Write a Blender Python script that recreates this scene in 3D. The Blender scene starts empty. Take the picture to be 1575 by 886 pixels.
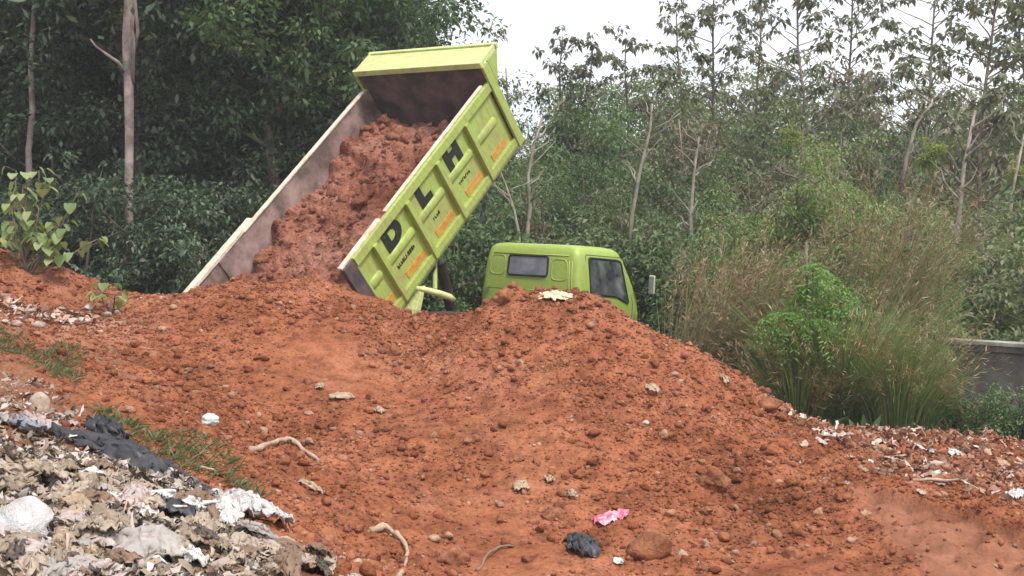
import bpy, bmesh, math, random
import numpy as np
from mathutils import Vector, Matrix, Euler
random.seed(7); RNG = np.random.default_rng(7)
R = math.radians
scene = bpy.context.scene
col = scene.collection

# ------------------------------------------------------------------ camera
CAM_H, PITCH, FPX = 1.7851, 0.0378, 1860.0
cam_d = bpy.data.cameras.new('camera'); cam = bpy.data.objects.new('camera', cam_d); col.objects.link(cam)
cam.location = (0, 0, CAM_H); cam.rotation_euler = (R(90) - PITCH, 0, 0)
cam_d.sensor_width = 36.0; cam_d.lens = 36.0 * FPX / 1575.0
cam_d.clip_start = 0.1; cam_d.clip_end = 2000
scene.camera = cam

# ------------------------------------------------------------------ light
SUN_EL, SUN_AZ = R(58), R(150)        # azimuth clockwise from +Y: behind the camera, to the right
world = bpy.data.worlds.new('World'); scene.world = world; world.use_nodes = True
wn = world.node_tree.nodes; wl = world.node_tree.links; wn.clear()
sky = wn.new('ShaderNodeTexSky'); sky.sky_type = 'NISHITA'; sky.sun_disc = False
sky.sun_elevation = SUN_EL; sky.sun_rotation = SUN_AZ
sky.air_density = 1.3; sky.dust_density = 6.0; sky.ozone_density = 1.0
# a high overcast: the sky colour pulled to a bright, faintly blue white with soft cloud patches
hs = wn.new('ShaderNodeHueSaturation'); hs.inputs['Saturation'].default_value = 0.25; hs.inputs['Value'].default_value = 1.0
wl.new(sky.outputs[0], hs.inputs['Color'])
tc = wn.new('ShaderNodeTexCoord'); mp = wn.new('ShaderNodeMapping'); mp.inputs['Scale'].default_value = (1, 1, 2.6)
wl.new(tc.outputs['Generated'], mp.inputs[0])
nz = wn.new('ShaderNodeTexNoise'); nz.inputs['Scale'].default_value = 2.6; nz.inputs['Detail'].default_value = 5
wl.new(mp.outputs[0], nz.inputs['Vector'])
cr = wn.new('ShaderNodeValToRGB'); cr.color_ramp.elements[0].position = 0.36; cr.color_ramp.elements[1].position = 0.62
cr.color_ramp.elements[0].color = (9.2, 9.7, 11.0, 1); cr.color_ramp.elements[1].color = (13.0, 13.0, 13.4, 1)
wl.new(nz.outputs[0], cr.inputs[0])
mx = wn.new('ShaderNodeMixRGB'); mx.inputs[0].default_value = 0.72
wl.new(hs.outputs[0], mx.inputs[1]); wl.new(cr.outputs[0], mx.inputs[2])
bg = wn.new('ShaderNodeBackground'); bg.inputs['Strength'].default_value = 0.118
wl.new(mx.outputs[0], bg.inputs['Color'])
wo = wn.new('ShaderNodeOutputWorld'); wl.new(bg.outputs[0], wo.inputs['Surface'])

sd = bpy.data.lights.new('sun', 'SUN'); sun = bpy.data.objects.new('sun', sd); col.objects.link(sun)
sd.energy = 2.9; sd.angle = R(10); sd.color = (1.0, 0.96, 0.88)
sdir = Vector((math.sin(SUN_AZ) * math.cos(SUN_EL), math.cos(SUN_AZ) * math.cos(SUN_EL), math.sin(SUN_EL)))
sun.rotation_euler = sdir.to_track_quat('Z', 'Y').to_euler()
scene.render.engine = 'CYCLES'
vs = scene.view_settings
scene.display_settings.display_device = 'sRGB'
vs.view_transform = 'Standard'; vs.look = 'None'; vs.gamma = 1.0; vs.exposure = 0.31; vs.use_curve_mapping = False

# ------------------------------------------------------------------ helpers
def tag(o, label=None, cat=None, group=None, kind=None):
    if label: o['label'] = label
    if cat: o['category'] = cat
    if group: o['group'] = group
    if kind: o['kind'] = kind
    return o

def link(name, me, mats, parent=None):
    o = bpy.data.objects.new(name, me); col.objects.link(o)
    if mats is not None:
        for m in (mats if isinstance(mats, (list, tuple)) else [mats]): me.materials.append(m)
    if parent is not None: o.parent = parent
    return o

def empty(name, loc=(0, 0, 0), rz=0.0):
    o = bpy.data.objects.new(name, None); col.objects.link(o)
    o.location = loc; o.rotation_euler = (0, 0, rz); o.empty_display_size = 0.2
    return o

def copy_tree(o, parent=None):
    c = o.copy(); col.objects.link(c); c.parent = parent
    for ch in list(o.children): copy_tree(ch, c)
    return c

def np_mesh(name, V, F, smooth=False, matidx=None):
    """V (n,3) array, F (m,k) array of one face size"""
    me = bpy.data.meshes.new(name); V = np.asarray(V, np.float32); F = np.asarray(F, np.int32)
    k = F.shape[1]
    me.vertices.add(len(V)); me.vertices.foreach_set('co', V.ravel())
    me.loops.add(F.size); me.loops.foreach_set('vertex_index', F.ravel())
    me.polygons.add(len(F)); me.polygons.foreach_set('loop_start', np.arange(0, F.size, k, dtype=np.int32))
    me.polygons.foreach_set('loop_total', np.full(len(F), k, np.int32))
    if smooth: me.polygons.foreach_set('use_smooth', np.ones(len(F), bool))
    if matidx is not None: me.polygons.foreach_set('material_index', np.asarray(matidx, np.int32))
    me.update(calc_edges=True); me.validate()
    return me

# --- value noise in numpy (3-D, hashed lattice)
def _hash(i, j, k, s):
    n = (i * 374761393 + j * 668265263 + k * 2147483647 + s * 974634777) & 0xFFFFFFFF
    n = ((n ^ (n >> 13)) * 1274126177) & 0xFFFFFFFF
    n = ((n ^ (n >> 16)) * 2246822519) & 0xFFFFFFFF
    return ((n ^ (n >> 15)) & 0xFFFFFF) / float(0xFFFFFF)
def vnoise(x, y, z=0.0, s=0):
    x = np.asarray(x, float); y = np.asarray(y, float); z = np.zeros_like(x) + z
    xi = np.floor(x).astype(np.int64); yi = np.floor(y).astype(np.int64); zi = np.floor(z).astype(np.int64)
    fx = x - xi; fy = y - yi; fz = z - zi
    fx = fx * fx * (3 - 2 * fx); fy = fy * fy * (3 - 2 * fy); fz = fz * fz * (3 - 2 * fz)
    r = 0
    for a in (0, 1):
        for b in (0, 1):
            for c in (0, 1):
                w = (fx if a else 1 - fx) * (fy if b else 1 - fy) * (fz if c else 1 - fz)
                r = r + w * _hash(xi + a, yi + b, zi + c, s)
    return r * 2 - 1
def fbm(x, y, z=0.0, oct=4, s=0, gain=0.5):
    r = 0; a = 1.0; f = 1.0
    for o in range(oct):
        r = r + a * vnoise(np.asarray(x) * f, np.asarray(y) * f, np.asarray(z) * f, s + o * 17); a *= gain; f *= 2.03
    return r

# --- node helper
class NT:
    def __init__(s, name):
        s.m = bpy.data.materials.new(name); s.m.use_nodes = True; s.n = s.m.node_tree.nodes; s.l = s.m.node_tree.links
        s.n.clear(); s.out = s.n.new('ShaderNodeOutputMaterial')
        s.co = s.n.new('ShaderNodeTexCoord')
    def noise(s, scale, detail=4, rough=0.55, space='Object', dist=0.0):
        t = s.n.new('ShaderNodeTexNoise'); t.inputs['Scale'].default_value = scale; t.inputs['Detail'].default_value = detail
        t.inputs['Roughness'].default_value = rough; t.inputs['Distortion'].default_value = dist
        s.l.new(s.co.outputs[space], t.inputs['Vector']); return t.outputs[0]
    def ramp(s, fac, stops):
        r = s.n.new('ShaderNodeValToRGB'); e = r.color_ramp.elements
        while len(e) < len(stops): e.new(0.5)
        for q, (p, c) in zip(e, stops): q.position = p; q.color = (c[0], c[1], c[2], 1) if hasattr(c, '__len__') else (c, c, c, 1)
        s.l.new(fac, r.inputs[0]); return r.outputs[0]
    def mix(s, fac, a, b, mode='MIX'):
        m = s.n.new('ShaderNodeMixRGB'); m.blend_type = mode
        for i, v in enumerate((fac, a, b)):
            if hasattr(v, 'is_linked'): s.l.new(v, m.inputs[i])
            elif i == 0: m.inputs[0].default_value = v
            else: m.inputs[i].default_value = (v[0], v[1], v[2], 1)
        return m.outputs[0]
    def math(s, op, a, b=0.0):
        m = s.n.new('ShaderNodeMath'); m.operation = op
        for i, v in enumerate((a, b)):
            if hasattr(v, 'is_linked'): s.l.new(v, m.inputs[i])
            else: m.inputs[i].default_value = v
        return m.outputs[0]
    def bump(s, h, strength=0.5, dist=0.02):
        b = s.n.new('ShaderNodeBump'); b.inputs['Strength'].default_value = strength; b.inputs['Distance'].default_value = dist
        s.l.new(h, b.inputs['Height']); return b.outputs[0]
    def princ(s, colr, rough=0.8, spec=0.3, normal=None, metal=0.0, **kw):
        p = s.n.new('ShaderNodeBsdfPrincipled')
        if hasattr(colr, 'is_linked'): s.l.new(colr, p.inputs['Base Color'])
        else: p.inputs['Base Color'].default_value = (colr[0], colr[1], colr[2], 1)
        if hasattr(rough, 'is_linked'): s.l.new(rough, p.inputs['Roughness'])
        else: p.inputs['Roughness'].default_value = rough
        p.inputs['Specular IOR Level'].default_value = spec; p.inputs['Metallic'].default_value = metal
        for k, v in kw.items(): p.inputs[k].default_value = v
        if normal is not None: s.l.new(normal, p.inputs['Normal'])
        s.l.new(p.outputs[0], s.out.inputs['Surface']); s.p = p
        return s.m
    def island(s):
        g = s.n.new('ShaderNodeNewGeometry'); return g.outputs['Random Per Island']
    def objrand(s):
        g = s.n.new('ShaderNodeObjectInfo'); return g.outputs['Random']

# ------------------------------------------------------------------ materials
def soil_material(name, mask=False, island=False):
    t = NT(name)
    a = t.noise(1.1, 6, 0.6); b = t.noise(7.0, 6, 0.65); c = t.noise(38.0, 4, 0.6); d = t.noise(150.0, 3, 0.6)
    base = t.ramp(a, [(0.30, (0.228, 0.076, 0.036)), (0.50, (0.308, 0.109, 0.053)), (0.70, (0.370, 0.148, 0.082))])
    f = t.ramp(b, [(0.36, (0.62, 0.58, 0.56)), (0.52, (1.0, 1.0, 1.0)), (0.72, (1.20, 1.24, 1.26))])
    base = t.mix(1.0, base, f, 'MULTIPLY')
    # damp streaks and fine crumbs, with shadow tone in the broad dark patches
    g = t.ramp(c, [(0.38, (0.70, 0.66, 0.63)), (0.55, (1, 1, 1)), (0.75, (1.18, 1.22, 1.25))])
    base = t.mix(0.8, base, g, 'MULTIPLY')
    dm = t.ramp(t.noise(0.9, 5, 0.7, dist=.8), [(0.36, (0.74, 0.72, 0.70)), (0.50, (1, 1, 1)), (0.68, (1.06, 1.12, 1.15))]); base = t.mix(1.0, base, dm, 'MULTIPLY')  # damp patches; their darkening also paints shadow into the soil
    # pale mineral flecks
    fl = t.ramp(d, [(0.66, 0.0), (0.74, 1.0)])
    base = t.mix(t.math('MULTIPLY', fl, 0.55), base, (0.52, 0.31, 0.22))
    if island:
        i = t.island()
        k = t.ramp(i, [(0.0, (0.74, 0.70, 0.68)), (0.45, (1, 1, 1)), (0.82, (1.10, 1.16, 1.20)), (0.93, (1.25, 1.7, 2.0)), (0.97, (1.35, 2.3, 3.1))])
        base = t.mix(1.0, base, k, 'MULTIPLY')
    if mask:
        at = t.n.new('ShaderNodeAttribute'); at.attribute_name = 'zone'      # R pale rubbly clay, G litter humus, B compacted
        sp = t.n.new('ShaderNodeSeparateColor'); t.l.new(at.outputs['Color'], sp.inputs[0])
        pale = t.ramp(b, [(0.35, (0.25, 0.12, 0.09)), (0.6, (0.42, 0.24, 0.19)), (0.75, (0.52, 0.40, 0.35))])
        base = t.mix(sp.outputs[0], base, pale)
        hum = t.ramp(c, [(0.35, (0.07, 0.05, 0.035)), (0.55, (0.17, 0.12, 0.08)), (0.7, (0.30, 0.24, 0.18))])
        base = t.mix(sp.outputs[1], base, hum)
        comp = t.ramp(b, [(0.35, (0.22, 0.095, 0.055)), (0.55, (0.28, 0.125, 0.075)), (0.7, (0.34, 0.165, 0.105))])
        base = t.mix(t.math('MULTIPLY', sp.outputs[2], .75), base, comp)
    h = t.math('ADD', t.math('MULTIPLY', b, 0.5), t.math('ADD', t.math('MULTIPLY', c, 0.5), t.math('MULTIPLY', d, 0.22)))
    return t.princ(base, 0.95, 0.12, t.bump(h, 0.9, 0.035))
M_soil = soil_material('red_soil', mask=True)
M_clod = soil_material('soil_clods', island=True)

def simple(name, c1, c2, scale=6, rough=0.7, spec=0.3, bump=0.3, bd=0.005, metal=0.0, obj=0.0, island=0.0, lo=0.38, hi=0.64):
    t = NT(name); a = t.noise(scale, 5, 0.6)
    base = t.ramp(a, [(lo, c1), (hi, c2)])
    if obj > 0:
        v = t.ramp(t.objrand(), [(0, (1 - obj,) * 3), (1, (1 + obj,) * 3)]); base = t.mix(1.0, base, v, 'MULTIPLY')
    if island > 0:
        v = t.ramp(t.island(), [(0, (1 - island,) * 3), (1, (1 + island,) * 3)]); base = t.mix(1.0, base, v, 'MULTIPLY')
    nb = t.bump(t.noise(scale * 6, 4), bump, bd) if bump > 0 else None
    return t.princ(base, rough, spec, nb, metal)

def paint_mat(name, colr, dirt=(0.30, 0.13, 0.08), amt=0.35, rough=0.42):
    t = NT(name)
    a = t.noise(2.2, 6, 0.65); b = t.noise(14, 5, 0.65); c = t.noise(60, 4)
    base = t.mix(t.ramp(b, [(0.4, 0.0), (0.7, 0.35)]), colr, tuple(min(1, v * 1.25 + .02) for v in colr))
    f = t.math('MULTIPLY', t.ramp(a, [(0.45, 0.0), (0.75, 1.0)]), amt)
    base = t.mix(f, base, dirt)
    sp = t.ramp(c, [(0.66, 0.0), (0.72, 0.5)])
    base = t.mix(t.math('MULTIPLY', sp, amt), base, dirt)
    mpn = t.n.new('ShaderNodeMapping'); mpn.inputs['Scale'].default_value = (1.0, 5.0, 1.1); t.l.new(t.co.outputs['Object'], mpn.inputs[0])
    ns = t.n.new('ShaderNodeTexNoise'); ns.inputs['Scale'].default_value = 4.5; ns.inputs['Detail'].default_value = 6; ns.inputs['Roughness'].default_value = .7; t.l.new(mpn.outputs[0], ns.inputs['Vector'])
    base = t.mix(t.math('MULTIPLY', t.ramp(ns.outputs[0], [(0.46, 0.0), (0.70, 1.0)]), amt * 1.1), base, (0.23, 0.19, 0.09))
    scr = t.n.new('ShaderNodeTexNoise'); scr.inputs['Scale'].default_value = 26; scr.inputs['Detail'].default_value = 3; t.l.new(mpn.outputs[0], scr.inputs['Vector'])
    base = t.mix(t.ramp(scr.outputs[0], [(0.66, 0.0), (0.70, .5)]), base, (0.15, 0.12, 0.07))
    rr = t.ramp(a, [(0.4, rough), (0.7, min(1, rough + 0.35))])
    return t.princ(base, rr, 0.45, t.bump(b, 0.08, 0.004))
LIME = (0.33, 0.425, 0.085)
M_lime = paint_mat('lime_paint', LIME, (0.30, 0.21, 0.10), 0.62)
M_limep = paint_mat('pale_and_skylit_lime_paint', (0.52, 0.60, 0.25), (0.45, 0.36, 0.2), 0.4)  # pale parts, and the cab guard's top-lit brightness put into its paint
M_cab = paint_mat('cab_lime_paint', (0.30, 0.41, 0.075), (0.30, 0.28, 0.12), 0.3, 0.3)
M_cap = simple('bare_plank_capping', (0.50, 0.40, 0.30), (0.72, 0.62, 0.50), 9, 0.8)
M_wallin = simple('earth_stained_steel', (0.13, 0.09, 0.08), (0.37, 0.26, 0.235), 3.2, 0.75, 0.35, 0.4, 0.01)
M_headin = simple('dark_stained_steel', (0.055, 0.042, 0.044), (0.19, 0.125, 0.115), 2.6, 0.7, 0.35, 0.4, 0.01, lo=0.40, hi=0.70)
M_black = simple('black_rubber', (0.012, 0.012, 0.013), (0.03, 0.03, 0.03), 20, 0.6)
M_letter = simple('black_lettering', (0.012, 0.012, 0.012), (0.15, 0.18, 0.05), 22, 0.6, bump=0, lo=.62, hi=.70)
M_orange = simple('orange_reflector', (0.46, 0.18, 0.03), (0.58, 0.33, 0.06), 14, 0.35, 0.5, bump=0)
M_chassis = simple('dusty_chassis', (0.03, 0.022, 0.02), (0.10, 0.055, 0.04), 6, 0.8)
M_tyre = simple('tyre_rubber', (0.02, 0.017, 0.016), (0.09, 0.05, 0.04), 9, 0.85)
M_rim = simple('dusty_rim', (0.25, 0.2, 0.17), (0.45, 0.42, 0.38), 9, 0.6, metal=0.3)
M_steel = simple('chrome_rod', (0.5, 0.5, 0.5), (0.6, 0.6, 0.6), 9, 0.25, metal=0.9)
t = NT('reflection_mottled_glass'); M_glass = t.princ(t.ramp(t.noise(3.5, 4), [(0.4, (0.03, 0.032, 0.04)), (0.65, (0.12, 0.135, 0.13))]), 0.06, 0.7, t.bump(t.noise(2.5, 2), 0.25, 0.05))  # lighter patches paint reflections into the dark opaque panes
t = NT('sky_toned_rear_glass'); M_glass2 = t.princ(t.ramp(t.noise(5, 4), [(0.35, (0.13, 0.13, 0.155)), (0.7, (0.24, 0.24, 0.28))]), 0.25, 0.6)  # lavender grey stands in for reflected sky and daylight seen through
t = NT('mirror_glass'); M_mirror = t.princ((0.6, 0.62, 0.65), 0.1, 0.5, None, 0.9)

def leaf_mat(name, cols, trans=0.3, rough=0.55, tr_gain=1.5, obj=0.18):
    t = NT(name); i = t.island()
    n = len(cols); base = t.ramp(i, [(k / max(1, n - 1), c) for k, c in enumerate(cols)])
    v = t.ramp(t.objrand(), [(0, (1 - obj,) * 3), (1, (1 + obj,) * 3)]); base = t.mix(1.0, base, v, 'MULTIPLY')
    t.princ(base, rough, 0.3)
    tr = t.n.new('ShaderNodeBsdfTranslucent'); g = t.mix(1.0, base, (tr_gain, tr_gain * 1.05, tr_gain * 0.6), 'MULTIPLY'); t.l.new(g, tr.inputs[0])
    ms = t.n.new('ShaderNodeMixShader'); ms.inputs[0].default_value = trans
    t.l.new(t.p.outputs[0], ms.inputs[1]); t.l.new(tr.outputs[0], ms.inputs[2]); t.l.new(ms.outputs[0], t.out.inputs['Surface'])
    return t.m
L_dark = leaf_mat('shade_darkened_forest_leaves', [(0.040, 0.062, 0.040), (0.065, 0.098, 0.058), (0.09, 0.135, 0.075), (0.15, 0.19, 0.13)], 0.2)  # the forest's dim light is put into these low leaf colours
L_olive = leaf_mat('olive_thicket_leaves', [(0.09, 0.125, 0.055), (0.135, 0.175, 0.08), (0.18, 0.21, 0.105), (0.26, 0.27, 0.18)], 0.3)
L_green = leaf_mat('mid_green_leaves', [(0.055, 0.095, 0.042), (0.085, 0.145, 0.058), (0.115, 0.18, 0.075), (0.18, 0.235, 0.13)], 0.3)
L_brown = leaf_mat('dry_brownish_leaves', [(0.14, 0.12, 0.085), (0.19, 0.165, 0.12), (0.26, 0.22, 0.17), (0.15, 0.16, 0.09)], 0.25)
L_rubber = leaf_mat('drooping_rubber_leaves', [(0.10, 0.115, 0.075), (0.13, 0.15, 0.09), (0.18, 0.195, 0.13), (0.22, 0.17, 0.12)], 0.25)
L_bright = leaf_mat('bright_sapling_leaves', [(0.14, 0.20, 0.07), (0.20, 0.27, 0.10), (0.29, 0.35, 0.16), (0.36, 0.37, 0.18)], 0.3, obj=0)
L_lime = leaf_mat('yellow_green_leaves', [(0.14, 0.20, 0.04), (0.20, 0.25, 0.06), (0.26, 0.27, 0.07)], 0.35, obj=0)
L_feather = leaf_mat('feathery_green_leaves', [(0.09, 0.18, 0.04), (0.14, 0.25, 0.06), (0.20, 0.31, 0.09)], 0.3, obj=0)
G_green = leaf_mat('tall_grass_blades', [(0.09, 0.145, 0.045), (0.135, 0.205, 0.07), (0.19, 0.25, 0.10), (0.29, 0.32, 0.17)], 0.3, obj=0.1)
G_dry = leaf_mat('dry_grass_stems', [(0.12, 0.085, 0.045), (0.19, 0.13, 0.075), (0.28, 0.20, 0.12), (0.36, 0.28, 0.19)], 0.2, obj=0.1)
G_short = leaf_mat('short_weeds', [(0.09, 0.125, 0.05), (0.15, 0.18, 0.085), (0.26, 0.23, 0.14)], 0.3, obj=0)
B_pale = simple('pale_bark', (0.17, 0.15, 0.12), (0.33, 0.29, 0.25), 5, 0.9, 0.1, 0.5, 0.01)
B_mid = simple('brown_bark', (0.09, 0.07, 0.06), (0.22, 0.175, 0.145), 6, 0.9, 0.1, 0.5, 0.01)
B_pink = simple('pinkish_grey_bark', (0.18, 0.14, 0.13), (0.40, 0.33, 0.31), 4, 0.9, 0.1, 0.5, 0.01)
M_conc = simple('weathered_concrete', (0.10, 0.09, 0.085), (0.20, 0.18, 0.17), 2.5, 0.9, 0.2, 0.4, 0.008)
M_coping = simple('pale_coping', (0.20, 0.20, 0.165), (0.38, 0.38, 0.32), 5, 0.9, 0.2, 0.4, 0.006)
t = NT('forest_floor'); fa = t.noise(0.6, 6, 0.65); fb = t.noise(9, 5, 0.6)
M_floor = t.princ(t.mix(t.ramp(fb, [(0.4, 0.0), (0.65, 1.0)]), t.ramp(fa, [(0.35, (0.05, 0.055, 0.025)), (0.65, (0.10, 0.085, 0.045))]), (0.13, 0.14, 0.06)), 0.95, 0.1, t.bump(fb, 0.8, 0.05))

# ------------------------------------------------------------------ pixel ray -> place
def ray(px, py):
    d = Vector(((px - 787.5) / FPX, 1.0, -(py - 443.0) / FPX)); c, s = math.cos(PITCH), math.sin(PITCH)
    return Vector((d.x, d.y * c + d.z * s, -d.y * s + d.z * c))
def at(px, py, Y):
    d = ray(px, py); return Vector((d.x * Y / d.y, Y, CAM_H + d.z * Y / d.y))

# ------------------------------------------------------------------ terrain (thin-plate surface through surveyed spots)
cp = []
for px, py, Y in [
    # crest of the heap below the tipped bed and of the big mound
    (190,472,13.2),(240,459,13.2),(300,441,13.3),(380,436,13.3),(450,430,13.35),(505,432,13.4),(560,456,13.35),(600,476,13.2),
    (640,494,13.1),(690,494,12.9),(735,478,12.4),(775,454,11.95),(850,452,11.7),(905,454,11.65),(950,472,11.65),(1000,503,11.6),
    (1100,557,11.3),(1160,598,11.2),(1195,637,11.1),
    # faces
    (200,540,10.9),(300,500,12.1),(300,560,11.0),(420,520,11.8),(420,620,10.2),(560,520,12.0),(560,600,10.6),(650,545,12.1),(610,620,10.7),(620,680,9.6),
    (745,540,11.1),(740,640,9.9),(850,520,11.1),(850,600,10.1),(850,700,9.2),(850,800,8.1),(850,886,7.1),(980,560,10.8),(980,640,9.9),
    (1100,630,10.2),(1100,700,9.4),(1100,800,8.2),(1100,886,7.1),(1230,700,9.7),(1400,886,7.0),(1575,886,7.0),(1400,800,8.1),(1575,790,8.1),
    (1575,700,10.2),(1400,668,11.0),(1250,650,11.3),(600,750,8.7),(720,820,7.8),(640,886,6.9),(450,700,9.1),(470,790,7.3),
    # tip of household rubbish, left foreground
    (330,765,6.2),(200,700,6.9),(0,640,7.0),(0,760,5.2),(0,886,4.2),(200,886,4.3),(400,886,4.75),(520,886,5.1),(200,620,8.4),(60,600,8.6),
    # back left
    (0,520,10.2),(100,500,11.8),(40,470,12.8),(0,392,14.2),(60,408,14.0),(95,418,13.6),(140,450,13.4)]:
    p = at(px, py, Y); cp.append((p.x, p.y, p.z))
cp += [(-1.2,14.6,0.75),(-2.8,14.9,0.85),(-1.0,15.6,0.1),(-3,16.6,0.1),(0.1,13.3,0.15),(0.9,13.2,0.15),(1.6,12.9,0.05),(2.5,12.6,-0.1),
       (0,15,0.0),(0,17,0),(0,20,0),(2,16,0),(2,19,0),(-2,18,0),(-4,19,0),(-5.0,14.9,0.7),(-6,15.6,0.4),(-7.5,15.8,0.6),(-5,17.5,-.1),(-8,18,0),(-6,22,-.2),(0,24,-.2),(4,22,-.3),
       (3.4,12.6,-0.3),(4.5,12.3,-0.38),(6,11.6,-0.36),(5,15,-0.45),(8,12,-.4),(8,9,-.25),(8,6,-.1),(6,3,-.2),(2,3,-.2),(0.3,3,-.1),(-1.6,3,.4),(-4,3,.75),(-8,4,1.0),(-9,8,1.2),(-10,12,1.5),(-11,16,1.0),
       (10,16,-.45),(9,22,-.45),(-12,22,.2),(14,10,-.3),(14,5,-.2),(-14,6,1.1),(-16,14,1.2),(16,22,-.45),(-16,26,0),(0,27,-.3),(9,27,-.45),(-8,27,-.3)]
CP = np.array(cp)
def _tps(r2): return 0.5 * r2 * np.log(r2 + 1e-9)
n = NCP = len(CP); A = np.zeros((n + 3, n + 3))
d2 = ((CP[:, None, :2] - CP[None, :, :2]) ** 2).sum(-1); A[:n, :n] = _tps(d2) + np.eye(n) * 0.02
A[:n, n] = 1; A[:n, n + 1:] = CP[:, :2]; A[n, :n] = 1; A[n + 1:, :n] = CP[:, :2].T
TW = np.linalg.solve(A, np.concatenate([CP[:, 2], np.zeros(3)]))
def base_h(x, y):
    x = np.asarray(x, float); y = np.asarray(y, float); shp = x.shape; x = x.ravel(); y = y.ravel(); out = np.empty(len(x))
    for a in range(0, len(x), 20000):
        xs, ys = x[a:a + 20000], y[a:a + 20000]
        r2 = (xs[:, None] - CP[None, :, 0]) ** 2 + (ys[:, None] - CP[None, :, 1]) ** 2
        out[a:a + 20000] = _tps(r2) @ TW[:NCP] + TW[NCP] + xs * TW[NCP + 1] + ys * TW[NCP + 2]
    return out.reshape(shp)
def relief(x, y):
    rough = np.clip(0.95 + 0.7 * fbm(x * 0.55, y * 0.55, oct=3, s=5), 0.45, 1.6)      # clumpy patches and smooth slides
    big = 0.055 * fbm(x * 1.1, y * 1.1, oct=3, s=11)
    mid = 0.032 * rough * fbm(x * 4.2, y * 4.2, oct=3, s=23)
    cl = vnoise(x * 9.5, y * 9.5, s=41); cl2 = vnoise(x * 21, y * 21, s=43)
    sm = rough * (0.045 * np.clip(cl - 0.1, 0, 1) ** 0.8 + 0.012 * np.clip(cl2, 0, 1)) + 0.005 * vnoise(x * 45, y * 45, s=47)
    # tumbling runs down the slope
    run = 0.018 * rough * vnoise(x * 6 + 0.6 * y, y * 1.6, s=61)
    # litter area is bumpier
    lit = zone_litter(x, y)
    rs_ = 0.10 * sstep(-.04, .04, (y - 8.5) + (x - 2.59) * 1.43 + .05 * vnoise(x * 3, y * 3, s=77)) * sstep(2.3, 2.7, x) * sstep(9.5, 8.6, y)
    return big + mid + sm + run + rs_ + lit * 0.05 * fbm(x * 3.1, y * 3.1, oct=4, s=71)
def sstep(a, b, v):
    t = np.clip((v - a) / (b - a), 0, 1); return t * t * (3 - 2 * t)
def zone_litter(x, y):
    # diagonal border from (-1.6,4.8) up to (-4.5,9.5)
    d = (-(x + 0.88)) - (y - 5.0) * 0.62 + 0.25 * fbm(np.asarray(x) * 1.3, np.asarray(y) * 1.3, oct=3, s=81)
    return sstep(-0.1, 0.35, d)
def terrain(x, y): return base_h(x, y) + relief(x, y)
def th(x, y): return float(terrain(np.array([x], float), np.array([y], float))[0])
def ground_hit(px, py, y0=3.5):
    d = ray(px, py); Y = np.arange(y0, 24, 0.02); xs = d.x / d.y * Y; zs = CAM_H + d.z / d.y * Y
    g = terrain(xs, Y); k = np.argmax(zs <= g) if (zs <= g).any() else len(Y) - 1
    return Vector((xs[k], Y[k], g[k]))

ys = [2.6]
while ys[-1] < 14.2: ys.append(ys[-1] * 1.0036)
while ys[-1] < 27: ys.append(ys[-1] * 1.012)
ys = np.array(ys)
tin = np.linspace(-0.5, 0.5, 760); tout = 0.5 + 0.85 * np.linspace(0, 1, 60)[1:] ** 1.4
ts = np.concatenate([-tout[::-1], tin, tout])
Yg, Tg = np.meshgrid(ys, ts, indexing='ij'); Xg = Tg * Yg
Zg = terrain(Xg, Yg)
edge = np.clip(np.minimum(sstep(1.35, 1.15, np.abs(Tg)), sstep(27, 25, Yg)), 0, 1)
edge = np.minimum(edge, sstep(2.6, 2.9, Yg))
Zg = Zg * edge + (-0.62) * (1 - edge)
nr, nc = Xg.shape
idx = np.arange(nr * nc).reshape(nr, nc)
F = np.stack([idx[:-1, :-1], idx[:-1, 1:], idx[1:, 1:], idx[1:, :-1]], -1).reshape(-1, 4)
me = np_mesh('soil_terrain', np.stack([Xg, Yg, Zg], -1).reshape(-1, 3), F, True)
zl = zone_litter(Xg, Yg)
# pale rubble at the back left, compacted strip lower right, humus off the red ground
zp = sstep(-3.5, -4.4, Xg + 0.25 * fbm(Xg * 1.5, Yg * 1.5, s=91)) * sstep(10.0, 11.4, Yg)
zp = np.maximum(zp * (0.10 + 0.80 * sstep(13.0, 12.4, Yg)), 0.5 * sstep(2.6, 3.6, Xg) * sstep(7.6, 8.6, Yg) * sstep(-0.25, 0.25, fbm(Xg * 2, Yg * 2, s=93)))
zc = sstep(0.0, 0.3, Xg - 2.35 + 0.15 * fbm(Xg, Yg, s=95)) * sstep(.06, -.02, (Yg - 8.5) + (Xg - 2.59) * 1.43)
zh = np.maximum(zl * (0.8 - .5 * sstep(5.7, 6.6, Yg)), np.maximum(sstep(11.2, 12.0, Yg + 0.4 * (Xg - 4)) * sstep(2.4, 3.0, Xg), sstep(14.8, 16.5, Yg)))
zh = np.maximum(zh, 0.55 * sstep(-2.9, -3.6, Xg) * sstep(11.3, 10.3, Yg) * sstep(-.3, .3, fbm(Xg * 2.3, Yg * 2.3, s=97)))
C = np.stack([zp, zh, zc, np.ones_like(zp)], -1).reshape(-1, 4).astype(np.float32)
ca = me.color_attributes.new('zone', 'FLOAT_COLOR', 'POINT'); ca.data.foreach_set('color', C.ravel())
soil = link('soil_mounds', me, M_soil); tag(soil, kind='structure')

# flat land all the way out to the horizon
gx = np.linspace(-600, 600, 61); gy = np.linspace(-300, 900, 61); GX, GY = np.meshgrid(gx, gy)
idx = np.arange(GX.size).reshape(GX.shape)
F = np.stack([idx[:-1, :-1], idx[:-1, 1:], idx[1:, 1:], idx[1:, :-1]], -1).reshape(-1, 4)
ground = link('ground', np_mesh('ground', np.stack([GX, GY, np.full_like(GX, -0.5)], -1).reshape(-1, 3), F), M_floor); tag(ground, kind='structure')

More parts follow.
